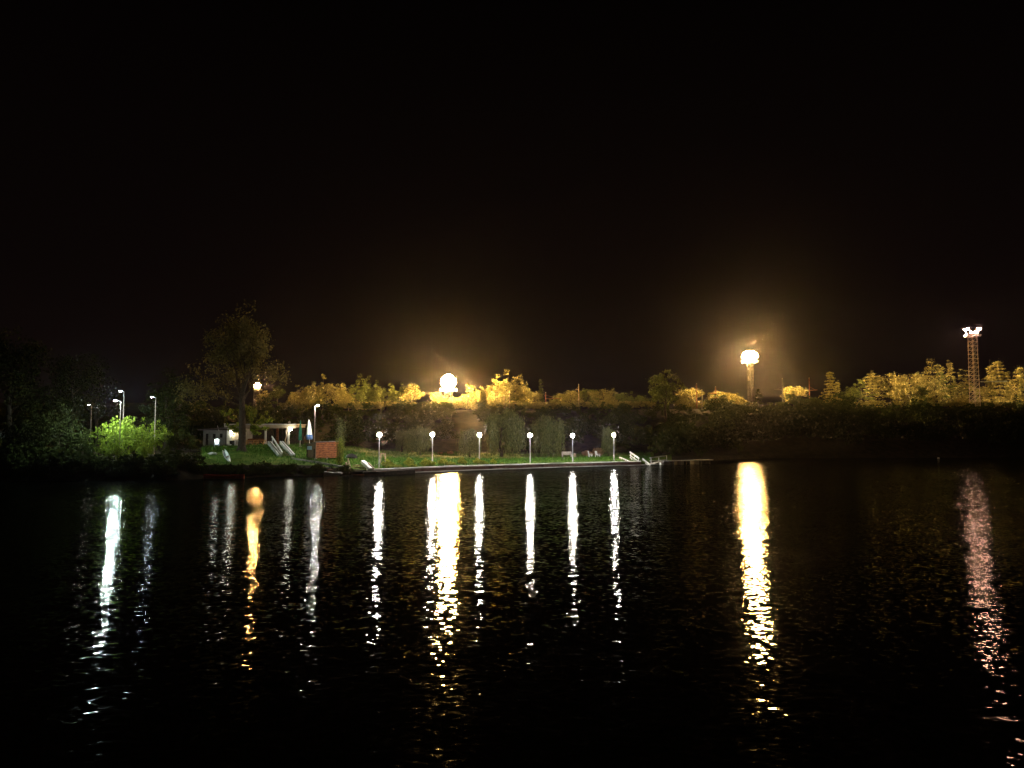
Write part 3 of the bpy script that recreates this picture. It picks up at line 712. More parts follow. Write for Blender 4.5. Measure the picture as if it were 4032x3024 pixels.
# ------------------------------------------------------------------ park lamps with white globes
def park_lamp(px, yb, yg, d, label):
    g = G(px, d); H = Zat(yg, d)-g.z
    t = thing('park_lamp', label, 'park lamp', g, 0, 'globe lamps along the quay lawn')
    b = MB(); b.lathe([(.13, -.1), (.13, .05), (.085, .12), (.08, .95), (.06, 1.05)], 12); b.build('base', M['steel'], t, True)
    p = MB(); p.tube((0, 0, 1.0), (0, 0, H-.3), .055, .045, 10); p.build('pole', M['steel'], t)
    c = MB(); c.lathe([(.05, H-.31), (.12, H-.27), (.13, H-.22), (.09, H-.19)], 14); c.build('collar', M['darksteel'], t, True)
    gl = MB(); gl.lathe([(.02, H+.255)]+[(.255*math.sin(a), H+.255*math.cos(a)) for a in np.linspace(.2, 2.8, 11)]+[(.02, H-.25)], 18); gl.build('globe', M['globe'], t, True)
PL = [(1495, 1837, 1712, 100.0, 'white globe lamp at the far left of the quay row, near the landing stage'),
      (1704, 1824, 1710, 108.0, 'white globe lamp second from left on the quay, left of the floodlight reflection'),
      (1888, 1822, 1713, 112.5, 'white globe lamp third from left on the quay, left of the largest willow'),
      (2087, 1824, 1714, 117.5, 'white globe lamp on the quay in front of the largest willow'),
      (2254, 1818, 1715, 122.0, 'white globe lamp standing just right of the lawn bench'),
      (2416, 1817, 1713, 126.6, 'white globe lamp at the far right of the quay row, near the right steps')]
for a in PL: park_lamp(*a)

# ------------------------------------------------------------------ floodlight masts in the rail yard
LENS = {}
def flood_mast(px, yh, d, lens, label, half, ybase, tiers=(0,), n=12, lat=.8, squash=1.0, size=.75, spots=None, back=None):
    g = G(px, d); z0 = g.z; H = Zat(yh, d)-z0
    t = thing('floodlight_mast', label, 'floodlight mast', g, .35, 'floodlight masts in the rail yard')
    m = MB(); w0, w1 = lat*1.15, lat*.95
    for sx_ in (-1, 1):
        for sy in (-1, 1): m.tube((sx_*w0, sy*w0, -.2), (sx_*w1, sy*w1, H-.6), .09, .07, 6)
    nb = max(4, int(H/1.1))
    for i in range(nb):
        za, zb = (H-.6)*i/nb, (H-.6)*(i+1)/nb; wa = w0+(w1-w0)*i/nb; wb = w0+(w1-w0)*(i+1)/nb
        for s in (-1, 1):
            m.tube((-wa, s*wa, za), (wb, s*wb, zb), .035, n=5, cap=False); m.tube((s*wa, wa, za), (s*wb, -wb, zb), .035, n=5, cap=False)
            m.tube((-wb, s*wb, zb), (wb, s*wb, zb), .04, n=5, cap=False); m.tube((s*wb, -wb, zb), (s*wb, wb, zb), .04, n=5, cap=False)
            m.box((s*wb, wb, zb), (.2, .2, .2)); m.box((s*wb, -wb, zb), (.2, .2, .2))
    m.build('lattice', M['towersteel' if lens == 'floodpink' else 'darksteel'], t)
    l = MB()
    for s in (-1, 1): l.tube((s*.2-w1*.4, -w1-.12, 0), (s*.2-w1*.4, -w1-.12, H-.6), .03, n=5)
    for i in range(int(H/.6)): l.tube((-.2-w1*.4, -w1-.12, i*.6), (.2-w1*.4, -w1-.12, i*.6), .02, n=4)
    l.build('ladder', M['darksteel'], t)
    pf = MB(); pf.lathe([(half*.72, H-.6), (half*.8, H-.55), (half*.8, H-.48), (half*.6, H-.44)], 20); pf.build('platform', M['darksteel'], t)
    key = (lens, size)
    if key not in LENS:
        hb = MB(); hb.hull_loft([[(x_*q, y_, z_*q) for x_, z_ in ((-size/2, -size*.45), (size/2, -size*.45), (size/2, size*.45), (-size/2, size*.45))] for y_, q in ((0, 1), (.22, .95), (.4, .5))])
        lb = MB(); lb.box((0, -.012, 0), (size*.93, .02, size*.84))
        LENS[key] = (hb.mesh('floodlight', M['darksteel']), lb.mesh('lens', M[lens]))
    hm, lm = LENS[key]
    for ti, (zt, rr, tilt) in enumerate(tiers):
        nn = n if rr > .5*half else max(6, n//2)
        for k in range(nn):
            a = 2*math.pi*(k+.5*ti)/nn+.2
            if spots and not spots(ti, k): continue
            fo = link('floodlight', hm, t, (math.sin(a)*rr, -math.cos(a)*rr, H+zt)); fo.rotation_euler = (tilt, 0, a)
            link('lens', lm, fo)
    # added hooded floodlights, lenses hidden from the camera, brightening the crest trees
    if back:
        kb = ('back', size, lens == 'floodpink')
        if kb not in LENS:
            hb = MB(); s2 = size/2; hb.box((0, -.2, s2*.9), (size, .5, .04)); hb.box((0, -.2, -s2*.9), (size, .5, .04)); hb.box((-s2, -.2, 0), (.04, .5, size*.9)); hb.box((s2, -.2, 0), (.04, .5, size*.9)); hb.box((0, .07, 0), (size*1.02, .06, size*.94))
            lb = MB(); lb.box((0, .02, 0), (size*.9, .02, size*.8)); LENS[kb] = (hb.mesh('floodlight', M['darksteel']), lb.mesh('lens', M['fillyard' if lens == 'floodpink' else 'fillback']))
        for k in range(back[0]):
            a = math.pi+math.radians(back[1]+(back[2]-back[1])*(k+.5)/back[0])-t.rotation_euler.z
            fo = link('floodlight', LENS[kb][0], t, (math.sin(a)*half*.8, -math.cos(a)*half*.8, H+back[3])); fo.rotation_euler = (back[4], 0, a)
            link('lens', LENS[kb][1], fo)
    rg = MB()
    for zt, rr, tilt in tiers:
        for k in range(20):
            a0, a1 = 2*math.pi*k/20, 2*math.pi*(k+1)/20
            rg.tube((math.cos(a0)*(rr-.42), math.sin(a0)*(rr-.42), H+zt), (math.cos(a1)*(rr-.42), math.sin(a1)*(rr-.42), H+zt), .05, n=5, cap=False)
    rg.tube((0, 0, H-.5), (0, 0, H+max(q[0] for q in tiers)), .12, n=8)
    rg.build('mounting_rings', M['darksteel'], t)
GLARE_BALL = ((-1.6, .75, .6), (-1.1, 1.35, .5), (-.35, 1.8, .3), (.45, 1.75, .15), (1.1, 1.2, 0), (1.6, .6, -.2))  # tiers rounded so the head takes the shape of blown-out glare
flood_mast(1765, 1505, 198, 'flood', 'most dazzling sodium floodlight cluster, low over the yellow trees above the grass slope', 2.1, 1570, GLARE_BALL, 14, back=(12, -112, 112, -1.9, .12))
flood_mast(2957, 1402, 230, 'floodright', 'dazzling sodium floodlight cluster on a lattice mast above the right shore wood', 2.4, 1560, ((-1.25, .95, .55), (-.85, 1.7, .45), (-.15, 2.2, .25), (.55, 1.9, .1), (1.1, 1.1, 0)), 14, .58, back=(9, -100, 100, -1.6, .3))
flood_mast(1010, 1519, 222, 'floodfar', 'orange floodlight cluster partly seen through the branches of the big lakeside tree', 1.2, 1560, ((-.45, .6, .4), (.1, .9, .2), (.6, .5, 0)), 9, size=.5, back=(5, -80, 80, -1.1, .25))
flood_mast(3840, 1303, 196, 'floodpink', 'tall lattice mast near the right edge with pinkish separate floodlights', 1.9, 1505, ((-.5, 1.3, .6), (.35, 1.8, .45)), 10, .72, 1.0, .54, lambda ti, k: (k % 5) != 3 if ti else (k % 3) != 1, back=(14, -108, 108, -1.1, .42))

# ------------------------------------------------------------------ line-side poles by the railway
def rail_pole(px, yt, yb, d, label, arm=None, mat='darksteel'):
    g = G(px, d); zb = Zat(yb, d); H = Zat(yt, d)-g.z
    t = thing('line_pole', label, 'pole', g, 0, 'poles along the railway')
    m = MB(); m.tube((0, 0, -.2), (0, 0, H), .13, .1, 8); m.build('pole', M[mat], t)
    i_ = MB(); i_.lathe([(.03, 0), (.09, .04), (.05, .1), (.09, .16), (.03, .22)], 8, (0, 0, H)); i_.build('insulator', M['fascia'], t)
    if arm:
        yA, w_ = arm; z = Zat(yA, d)-g.z
        a = MB(); a.beam((0, -.12, z), (w_, -.12, z+.1), .09, .12); a.tube((0, -.1, z+.9), (w_*.7, -.1, z+.12), .03, n=5); a.build('cross_arm', M[mat], t)
rail_pole(1820, 1563, 1625, 197, 'dark pole silhouetted right below the most dazzling floodlight', None, 'dark')
rail_pole(1843, 1562, 1625, 199, 'dark pole silhouetted before the bright yellow trees', None, 'dark')
rail_pole(1985, 1560, 1625, 193, 'pale slim pole left of the paired poles above the largest willow', None, 'wood')
rail_pole(2006, 1545, 1630, 193, 'taller pale pole with long level arm above the largest willow', (1590, 3.7), 'wood')
rail_pole(2149, 1548, 1600, 195, 'short reddish pole with drooping arm right of the largest willow', (1570, 4.0), 'rust')
rail_pole(2279, 1515, 1575, 196, 'slim grey pole rising from the yellow shrubs above the lawn bench', (1535, -.9), 'wood')
rail_pole(2744, 1513, 1620, 196, 'tallest dark red pole before the bright yellow round tree', (1560, 1.2), 'rust')
rail_pole(2765, 1537, 1610, 197, 'shorter dark pole right of the tallest dark red pole', None, 'darksteel')
rail_pole(2819, 1525, 1585, 198, 'dark red pole before the orange tinted round tree', (1550, -1.6), 'rust')
rail_pole(3083, 1492, 1545, 199, 'dark pole just left of the small bright yellow tree on the right shore', (1535, -2.2), 'darksteel')
rail_pole(3189, 1490, 1542, 199, 'pinkish red pole standing alone on the right crest', (1537, 2.0), 'rust')
m = MB(); m.beam(W(3862, 1503, 197), W(3965, 1501, 199), .15, .2); o = m.build('guard_rail', M['steel']); tag(o, 'thin pale rail running right from the foot of the pinkish mast', 'rail')
m = MB(); m.lathe([(.03, -.2), (.2, -.12), (.24, .05), (.16, .2), (.03, .26)], 12); o = m.build('white_buoy', M['white'], None, True); o.location = W(3695, 1806, 165); o.location.z = .05; tag(o, 'tiny white buoy afloat near the right far shore', 'buoy')

# ------------------------------------------------------------------ the big lakeside tree
def big_tree():
    r = np.random.default_rng(21); g = G(955, 104)
    t = thing('lakeside_tree', 'tall broad tree with dark trunk and thin spreading crown on the left bank', 'tree', g)
    mb = MB(); tips = []
    def br(p, d, L, rad, depth):
        n = 4; q = p.copy(); dd = d.copy(); r0 = rad
        for k in range(n):
            dd = (dd+Vector(r.normal(0, .11, 3))+Vector((0, 0, .06 if depth > 2 else .02))).normalized()
            q2 = q+dd*(L/n); r1 = rad*(1-.45*(k+1)/n); mb.tube(q, q2, r0, r1, 7 if rad > .08 else 4, False)
            if depth <= 3: tips.append((np.array(q2), depth))
            if depth > 0 and k >= 1:
                for _ in range(1 if k < n-1 else 2):
                    sdv = Vector(r.normal(0, 1, 3)); sdv = (sdv-dd*sdv.dot(dd)).normalized()
                    nd = (dd*r.uniform(.65, 1.0)+sdv*r.uniform(.5, .85)+Vector((0, 0, .12))).normalized()
                    br(q2, nd, L*r.uniform(.55, .78), r1*.62, depth-1)
            q = q2; r0 = r1
    # trunk
    tr = [(0, 0, -.3, .85), (0, 0, .5, .52), (.05, 0, 2.0, .45), (0, 0, 4, .42), (-.1, 0, 6.2, .38), (-.05, 0, 7.6, .33)]
    for a, b in zip(tr, tr[1:]): mb.tube(a[:3], b[:3], a[3], b[3], 12, False)
    for z, d, L, rad in ((7.5, (.02, 0, 1), 4.6, .26), (7.2, (.42, .1, .9), 4.4, .2), (6.9, (.3, -.35, .85), 4.2, .17), (7.0, (-.45, -.1, .9), 4.6, .2),
                         (6.6, (-.75, .2, .62), 4.4, .17), (6.0, (-.95, -.1, .22), 3.9, .13), (6.4, (.2, .6, .8), 4.0, .16), (6.3, (-.3, .6, .7), 4.0, .15), (7.3, (.65, .1, .62), 3.0, .13)):
        br(Vector((-.08, 0, z)), Vector(d).normalized(), L*1.1, rad, 3)
    mb.build('trunk', M['bark'], t, True)
    P = []
    for p, dep in tips:
        n = 5 if dep else 9
        if p[2] < 6 and r.random() < .6: continue
        if r.random() < .55: continue
        P.append(p+r.normal(0, .30, (n, 3)))
    P = np.concatenate(P)
    A = leaf_quads(P, .26, r, 1.25)
    o = link('crown', np_mesh('crown', A.reshape(-1, 3), np.arange(len(A)*4).reshape(-1, 4), M['oleaf']), t)
    # leafy low shoots round the stem
    lob = [(-1.9, .6, 4.9, 1.2, 1.0, .9), (-1.4, 1, 3.4, 1.0, 1, .9), (1.3, .8, 4.2, 1.2, 1, 1.1), (2.3, .6, 3.4, 1.2, .9, 1.0), (.5, 1.0, 5.4, 1.4, 1, .8), (1.9, .4, 2.8, .8, .8, .6), (-.7, .9, 2.6, .7, .7, .5), (3.0, .8, 4.4, .9, .8, .8)]
    P = clump_points(r, lob, 105, 17, .38); A = leaf_quads(P, .3, r, 1.2)
    s_ = link('low_shoots', np_mesh('low_shoots', A.reshape(-1, 3), np.arange(len(A)*4).reshape(-1, 4), M['bleaf']), t)
big_tree()

# ------------------------------------------------------------------ trees one can tell apart
NEAR = dict(dens=2.6, leaf=.17)
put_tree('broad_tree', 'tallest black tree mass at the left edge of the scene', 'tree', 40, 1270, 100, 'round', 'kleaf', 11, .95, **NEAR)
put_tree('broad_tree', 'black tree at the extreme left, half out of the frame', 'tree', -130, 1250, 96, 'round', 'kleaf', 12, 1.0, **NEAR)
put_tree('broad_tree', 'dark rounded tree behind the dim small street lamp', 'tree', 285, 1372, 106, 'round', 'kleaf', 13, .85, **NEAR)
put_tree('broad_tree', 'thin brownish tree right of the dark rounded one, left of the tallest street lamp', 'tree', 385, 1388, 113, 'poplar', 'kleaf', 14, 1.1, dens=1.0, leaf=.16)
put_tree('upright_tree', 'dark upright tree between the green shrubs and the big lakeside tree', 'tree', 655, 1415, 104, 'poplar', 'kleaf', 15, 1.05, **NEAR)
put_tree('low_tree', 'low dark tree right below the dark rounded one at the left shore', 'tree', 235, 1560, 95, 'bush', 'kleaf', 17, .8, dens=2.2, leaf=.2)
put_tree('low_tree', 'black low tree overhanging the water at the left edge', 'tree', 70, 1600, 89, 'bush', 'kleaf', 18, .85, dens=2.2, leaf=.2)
for px, yt, d, s, mt, lab in ((395, 1668, 92, 21, 'bleaf', 'green lamplit shrub at the left end of the cluster by the street lamps'),
                          (455, 1625, 95.5, 22, 'bleaf', 'brightest yellow green shrub right under the brightest street lamp'),
                          (510, 1608, 97.5, 23, 'bleaf', 'tallest green shrub right of the tallest street lamp pole'),
                          (560, 1628, 95, 24, 'bleaf', 'green shrub between the tallest street lamp and the right one'),
                          (615, 1640, 98, 25, 'bleaf', 'dimmer green shrub at the foot of the right street lamp'),
                          (690, 1668, 100, 26, 'dleaf', 'dark shrub left of the grey cabin at the lawn edge'),
                          (755, 1690, 101, 27, 'dleaf', 'dark shrub touching the left end of the grey cabin lawn'),
                          (340, 1690, 90, 28, 'dleaf', 'dark bush overhanging the water left of the green shrubs'),
                          (470, 1712, 89.5, 29, 'bleaf', 'low bank shrub below the brightest green one'),
                          (570, 1720, 90.5, 30, 'bleaf', 'low bank shrub below the green one by the right street lamp'),
                          (660, 1745, 92, 31, 'dleaf', 'dark low bush on the bank left of the red boat')):
    put_tree('shrub', lab, 'shrub', px, yt, d, 'bush', mt, s, .62, 'shrubs on the left bank', .9, .27, parts=('stems', 'leaves'))
put_tree('willow_scrub', 'leafy yellow green bush at the right end of the brown shed', 'bush', 1340, 1722, 100.3, 'stalks', 'bleaf', 41, .85, dens=1.3, leaf=.3, parts=('stems', 'leaves'))
put_tree('young_willow', 'dim slender willow rising behind the bush at the shed', 'tree', 1345, 1640, 112, 'stalks', 'wleaf', 42, .75, dens=1.2, leaf=.26)
for px, yt, d, s, wf, lab in ((1655, 1668, 127, 51, 1.0, 'drooping willow left of the second globe lamp'),
                          (1585, 1690, 134, 52, .9, 'small dim willow behind the sapling and first globe lamp'),
                          (1850, 1678, 130, 53, .85, 'drooping willow just left of the third globe lamp'),
                          (1975, 1600, 134, 54, 1.0, 'largest willow with long hanging strands behind the third and fourth globe lamps'),
                          (2160, 1625, 138, 55, .85, 'dim willow between the fourth and fifth globe lamps'),
                          (2395, 1668, 139, 56, .42, 'narrow dim tree right behind the far right globe lamp')):
    put_tree('willow', lab, 'willow', px, yt, d, 'willow', 'wleaf', s, wf, 'willows behind the lawn', 1.3, .26)
# yellow-lit trees of the crest
T = [
 # px, ytop, d, kind, mat, wf, label
 (1160,1535,212,'round','yleaf',.9,'low yellow lit tree at the left end of the left crest group'),
 (1192,1508,216,'poplar','yleaf',1.0,'yellow lit pointed tree, second of the left crest group'),
 (1235,1506,214,'poplar','yleaf',1.05,'yellow lit bushy tree left of the tallest in the left crest group'),
 (1270,1484,216,'poplar','yleaf',.85,'tallest yellow lit pointed tree of the left crest group'),
 (1318,1500,215,'round','yleaf',.75,'yellow lit rounded tree right of the tallest in the left crest group'),
 (1372,1522,218,'poplar','yleaf',.9,'small yellow lit tree in the middle of the left crest group'),
 (1412,1476,220,'poplar','leaf',.8,'tall dim pointed tree with pale trunk in the left crest group'),
 (1452,1490,222,'poplar','leaf',.85,'dim twin topped tree right of the tall dim pointed one'),
 (1500,1522,218,'round','leaf',.8,'dim low tree left of the slim pair near the dazzling floodlight'),
 (1545,1500,217,'poplar','leaf',.7,'slim dim tree left of the round golden one'),
 (1582,1508,219,'poplar','leaf',.75,'slim dim tree touching the round golden one'),
 (1622,1502,214,'round','yleaf',.95,'round golden lit tree left of the most dazzling floodlight'),
 (1722,1536,209,'round','yleaf',.9,'small golden tree just left below the most dazzling floodlight'),
 (1748,1556,195.5,'round','yleaf',.8,'glowing tree hiding the foot of the most dazzling floodlight mast'),
 (1790,1556,208,'round','yleaf',.9,'white hot lit tree right under the most dazzling floodlight'),
 (1826,1545,212,'round','yleaf',.9,'glaring yellow tree between the two dark silhouetted poles'),
 (1865,1508,209,'poplar','yleaf',.8,'bright yellow tree right of the dark silhouetted poles'),
 (1906,1514,211,'poplar','yleaf',.9,'lower yellow tree between the bright one and the central tall trees'),
 (1952,1478,210,'poplar','yleaf',.95,'leftmost of the three tall golden trees in the centre'),
 (1996,1467,209,'poplar','yleaf',.9,'tallest golden tree in the centre above the paired poles'),
 (2030,1472,212,'poplar','yleaf',.8,'golden tree close right of the tallest one in the centre'),
 (2070,1488,210,'poplar','yleaf',.9,'golden tree with ragged top at the right end of the central group'),
 (2104,1532,209,'round','yleaf',.8,'low golden tree right of the central tall group'),
 (2130,1500,214,'spire','leaf',1.0,'slim dim spire left of the short reddish pole'),
 (2205,1542,210,'round','yleaf',.9,'round golden shrub right of the short reddish pole'),
 (2250,1530,209,'round','yleaf',1.1,'golden tree left of the slim grey pole'),
 (2315,1522,211,'round','leaf',1.1,'dim golden tree right of the slim grey pole'),
 (2372,1525,206,'round','yleaf',1.2,'broad golden tree above the fifth globe lamp'),
 (2452,1540,204,'round','leaf',1.1,'dull golden tree above the far right globe lamp'),
 (2528,1552,203,'round','leaf',1.1,'low dull golden tree left of the large brown tree'),
 (2715,1520,236,'round','yleaf',1.2,'bright yellow round tree behind the tallest dark red pole'),
 (2690,1545,236,'round','yleaf',.9,'yellow tree peeping out right of the large brown tree'),
 (2818,1536,239,'round','yleaf',1.2,'orange tinted round tree behind the dark red pole'),
 (2885,1541,236,'round','yleaf',1.3,'yellow round tree left of the right lattice mast foot'),
 (3125,1511,236,'round','yleaf',1.1,'small bright yellow tree alone right of the right lattice mast'),
 (3272,1465,212,'conifer','needle',.9,'dim spiky conifer right of the lone pinkish red pole'),
 (3300,1500,206,'spire','needle',1.1,'short lit stump like tree right of the dim spiky conifer'),
 (3352,1515,207,'round','leaf',.9,'low dim tree left of the tiered conifer'),
 (3437,1461,234,'conifer','needle',1.05,'tiered conifer with dark trunk on the right crest'),
 (3508,1458,233,'round','yleaf',1.1,'golden broad topped tree right of the tiered conifer'),
 (3582,1464,226,'round','yleaf',1.1,'golden spreading tree left of the tallest right crest tree'),
 (3630,1452,229,'poplar','leaf',.9,'golden tree leaning on the tallest right crest tree'),
 (3668,1418,231,'poplar','needle',.95,'tallest ragged tree of the right crest'),
 (3710,1466,228,'layered','leaf',.85,'low tree in the gap right of the tallest right crest tree'),
 (3747,1422,229,'spire','needle',.9,'thin dim spire between the tallest right crest tree and feathery yellow one'),
 (3790,1460,227,'feather','yleaf',1.1,'feathery bright yellow tree left of the pinkish mast'),
 (3905,1417,222,'spire','needle',1.0,'slim leaning spire right of the pinkish mast'),
 (3938,1422,219,'conifer','needle',.9,'golden conifer right of the slim leaning spire'),
 (4008,1445,217,'poplar','needle',.85,'blunt topped golden tree at the right edge'),
 (3392,1498,231,'layered','leaf',.9,'dim golden tree just left of the tiered conifer'),
 (3474,1482,234,'layered','yleaf',.9,'golden tree close right of the tiered conifer, lower than the broad topped one'),
 (3548,1490,229,'round','yleaf',.7,'rounded golden tree between the broad topped and the spreading one'),
 (3690,1478,224,'round','yleaf',.8,'golden tree at the right flank of the tallest right crest tree'),
 (3828,1506,230,'layered','leaf',.8,'low golden tree just left of the pinkish mast foot'),
 (3866,1515,222,'round','yleaf',.6,'low golden tree just right of the pinkish mast foot'),
 (3975,1470,225,'spire','needle',.9,'slim conifer between the golden conifer and the blunt topped tree'),
 (2180,1552,209,'poplar','yleaf',.9,'ragged golden tree close right of the short reddish pole'),
 (2345,1532,213,'poplar','leaf',.9,'ragged dim tree left of the broad golden one'),
 (2412,1530,208,'poplar','yleaf',.9,'ragged golden tree right of the broad golden one'),
 (2488,1545,206,'poplar','leaf',.9,'ragged dull tree left of the low dull golden one'),
 (1345,1506,216,'poplar','yleaf',.8,'pointed yellow tree right of the rounded one in the left crest group'),
 (1212,1520,217,'poplar','yleaf',.7,'lower pointed yellow tree between second and third of the left crest group'),
 (1478,1500,221,'poplar','leaf',.7,'dim pointed tree right of the twin topped one'),
 (4055,1490,219,'layered','yleaf',1.0,'golden tree cut by the right edge of the frame'),
]
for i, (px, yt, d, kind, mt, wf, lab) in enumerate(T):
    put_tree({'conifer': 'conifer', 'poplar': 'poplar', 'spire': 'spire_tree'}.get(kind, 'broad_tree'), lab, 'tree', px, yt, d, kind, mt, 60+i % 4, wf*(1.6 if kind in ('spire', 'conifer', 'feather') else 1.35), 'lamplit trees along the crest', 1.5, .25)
put_tree('broad_tree', 'large brown tree with several stems standing above the right steps', 'tree', 2622, 1452, 176, 'round', 'leaf', 71, .85, dens=1.4, leaf=.26)
put_tree('round_bush', 'dim rounded golden bush above the floating dock', 'bush', 2640, 1672, 152, 'bush', 'leaf', 72, .62, dens=1.0, leaf=.22, parts=('stems', 'leaves'))
put_tree('round_bush', 'dim tall bush at the waterline left of the right floodlight reflection', 'bush', 2862, 1640, 166, 'poplar', 'leaf', 73, 1.0, dens=1.2, leaf=.3, parts=('stems', 'leaves'))
put_tree('round_bush', 'dim low bush at the shore right of the tall dim bush', 'bush', 2905, 1712, 165, 'bush', 'leaf', 74, .6, dens=1.0, leaf=.22, parts=('stems', 'leaves'))
put_tree('orange_tree', 'round orange lit tree behind the roof of the grey cabin', 'tree', 795, 1575, 180, 'round', 'leaf', 75, 1.3, dens=1.2)
put_tree('orange_tree', 'low orange lit tree left of the big tree trunk', 'tree', 860, 1600, 182, 'round', 'leaf', 76, 1.4, dens=1.2)
put_tree('broad_tree', 'golden tree lit right under the orange floodlight by the big tree', 'tree', 1040, 1537, 216, 'round', 'yleaf', 77, 1.2)
put_tree('broad_tree', 'dark rounded tree right of the orange floodlight', 'tree', 1092, 1515, 208, 'round', 'dleaf', 78, .9)

# ------------------------------------------------------------------ woods that read as one dark mass
def wood(name, label, spans, seed, mats, up=0):
    r = np.random.default_rng(seed); Vs = []
    arr = [tree_arrays(k, 200+i, .62, .42)[1] for i, k in enumerate(('round', 'bush', 'round', 'poplar', 'layered', 'bush'))]
    TX = [p[0] for p in TOP]; TY = [p[1] for p in TOP]
    for p0, p1, f0, f1, n, drop in spans:
        for i in range(n):
            px = p0+(p1-p0)*(i+r.uniform(0, 1))/n; d_, z_ = prof(px)
            f = r.uniform(f0, f1); d = d_[4]+(d_[5]-d_[4])*f if f >= 0 else d_[4]+(d_[4]-d_[3])*f
            yt = up+np.interp(px, TX, TY)+(abs(r.normal(0, 1))*22-(46*r.random() if r.random() < .25 else 0))+(1-max(f, 0))*drop*r.uniform(.5, 1.2)
            z0 = terr(px, d); H = max(Zat(yt, d)-z0, 2.2); A = arr[int(r.integers(len(arr)))]
            s_ = H/9.6; wf = r.uniform(.8, 1.25) if H > 4 else r.uniform(1.2, 1.9); a = r.uniform(0, 6.28)
            R_ = np.array([[math.cos(a), -math.sin(a), 0], [math.sin(a), math.cos(a), 0], [0, 0, 1]])
            B = (A.reshape(-1, 3)*np.array([s_*wf, s_*wf, s_]))@R_.T+np.array([(px-2016)/F*d, d, z0])
            Vs.append(B)
    V = np.concatenate(Vs)
    me = np_mesh(name, V, np.arange(len(V)).reshape(-1, 4), M[mats]); o = link(name, me); o['kind'] = 'stuff'; tag(o, label, 'wood')
TOP = [(-900,1560),(700,1610),(900,1592),(1400,1606),(1500,1618),(1700,1610),(1750,1630),(1900,1646),(2050,1630),(2300,1622),(2450,1618),(2600,1636),(2750,1615),(2850,1580),(2950,1572),(3050,1570),(3150,1552),(3300,1560),(3500,1590),(3700,1592),(3800,1580),(3900,1572),(4032,1575),(5200,1570)]
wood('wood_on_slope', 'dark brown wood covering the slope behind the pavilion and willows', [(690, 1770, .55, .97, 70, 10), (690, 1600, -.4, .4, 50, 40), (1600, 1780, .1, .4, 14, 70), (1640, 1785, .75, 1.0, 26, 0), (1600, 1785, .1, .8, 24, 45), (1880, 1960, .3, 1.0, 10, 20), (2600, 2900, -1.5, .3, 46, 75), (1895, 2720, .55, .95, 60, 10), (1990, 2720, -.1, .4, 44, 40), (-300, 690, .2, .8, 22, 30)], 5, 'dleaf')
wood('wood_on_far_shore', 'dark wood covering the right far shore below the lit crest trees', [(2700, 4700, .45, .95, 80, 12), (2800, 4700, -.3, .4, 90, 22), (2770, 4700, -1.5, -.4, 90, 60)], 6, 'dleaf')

def scrub(name, label, spans, seed, mat, lv=.5):
    r = np.random.default_rng(seed); Vs = []
    arr = [tree_arrays('bush', 300+i, .4, lv)[1].reshape(-1, 3) for i in range(3)]
    for p0, p1, f0, f1, n, h0, h1 in spans:
        for i in range(n):
            px = r.uniform(p0, p1); d_, z_ = prof(px); d = d_[0]+(d_[1]-d_[0])*r.uniform(f0, f1); z0 = max(terr(px, d), -.05)
            s_ = r.uniform(h0, h1)/8.5; wf = r.uniform(.7, 1.3); a = r.uniform(0, 6.28)
            R_ = np.array([[math.cos(a), -math.sin(a), 0], [math.sin(a), math.cos(a), 0], [0, 0, 1]])
            Vs.append((arr[i % 3]*np.array([s_*wf, s_*wf, s_]))@R_.T+np.array([(px-2016)/F*d, d, z0-.1]))
    V = np.concatenate(Vs); me = np_mesh(name, V, np.arange(len(V)).reshape(-1, 4), M[mat]); o = link(name, me); o['kind'] = 'stuff'; tag(o, label, 'scrub')
scrub('bank_scrub', 'black scrub overhanging the water along the left bank', [(-700, 790, .05, 1.9, 150, .8, 1.9), (-700, 330, .2, 2.5, 60, 1.6, 3.6), (790, 1385, .1, .8, 110, .4, .9)], 8, 'dleaf')
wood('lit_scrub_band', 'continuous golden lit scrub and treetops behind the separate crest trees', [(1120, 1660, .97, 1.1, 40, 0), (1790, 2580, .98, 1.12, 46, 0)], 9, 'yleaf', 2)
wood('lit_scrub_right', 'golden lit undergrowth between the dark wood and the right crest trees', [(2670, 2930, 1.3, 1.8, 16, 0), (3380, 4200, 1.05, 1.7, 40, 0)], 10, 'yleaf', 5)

# ------------------------------------------------------------------ lawn planting and furniture
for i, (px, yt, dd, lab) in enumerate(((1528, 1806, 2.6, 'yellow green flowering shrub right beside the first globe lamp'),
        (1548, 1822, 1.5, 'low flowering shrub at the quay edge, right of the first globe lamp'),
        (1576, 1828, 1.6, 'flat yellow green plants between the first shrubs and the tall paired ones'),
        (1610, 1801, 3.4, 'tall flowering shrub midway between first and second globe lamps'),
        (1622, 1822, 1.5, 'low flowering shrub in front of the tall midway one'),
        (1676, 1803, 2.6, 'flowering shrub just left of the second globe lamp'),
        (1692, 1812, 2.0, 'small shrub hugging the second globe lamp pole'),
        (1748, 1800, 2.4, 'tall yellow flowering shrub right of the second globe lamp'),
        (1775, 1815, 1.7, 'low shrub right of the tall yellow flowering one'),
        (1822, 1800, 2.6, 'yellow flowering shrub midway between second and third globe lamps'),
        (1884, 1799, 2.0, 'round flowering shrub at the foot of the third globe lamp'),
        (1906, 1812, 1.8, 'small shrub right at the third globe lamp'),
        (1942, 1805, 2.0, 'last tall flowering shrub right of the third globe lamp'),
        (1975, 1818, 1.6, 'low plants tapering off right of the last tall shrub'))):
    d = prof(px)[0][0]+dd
    put_tree('flowering_shrub', lab, 'shrub', px, yt, d, 'bush', 'fleaf', 81+i % 3, 1.1 if yt < 1812 else 1.9, 'flowering shrubs along the quay', 1.2, .85, parts=('stems', 'leaves'))
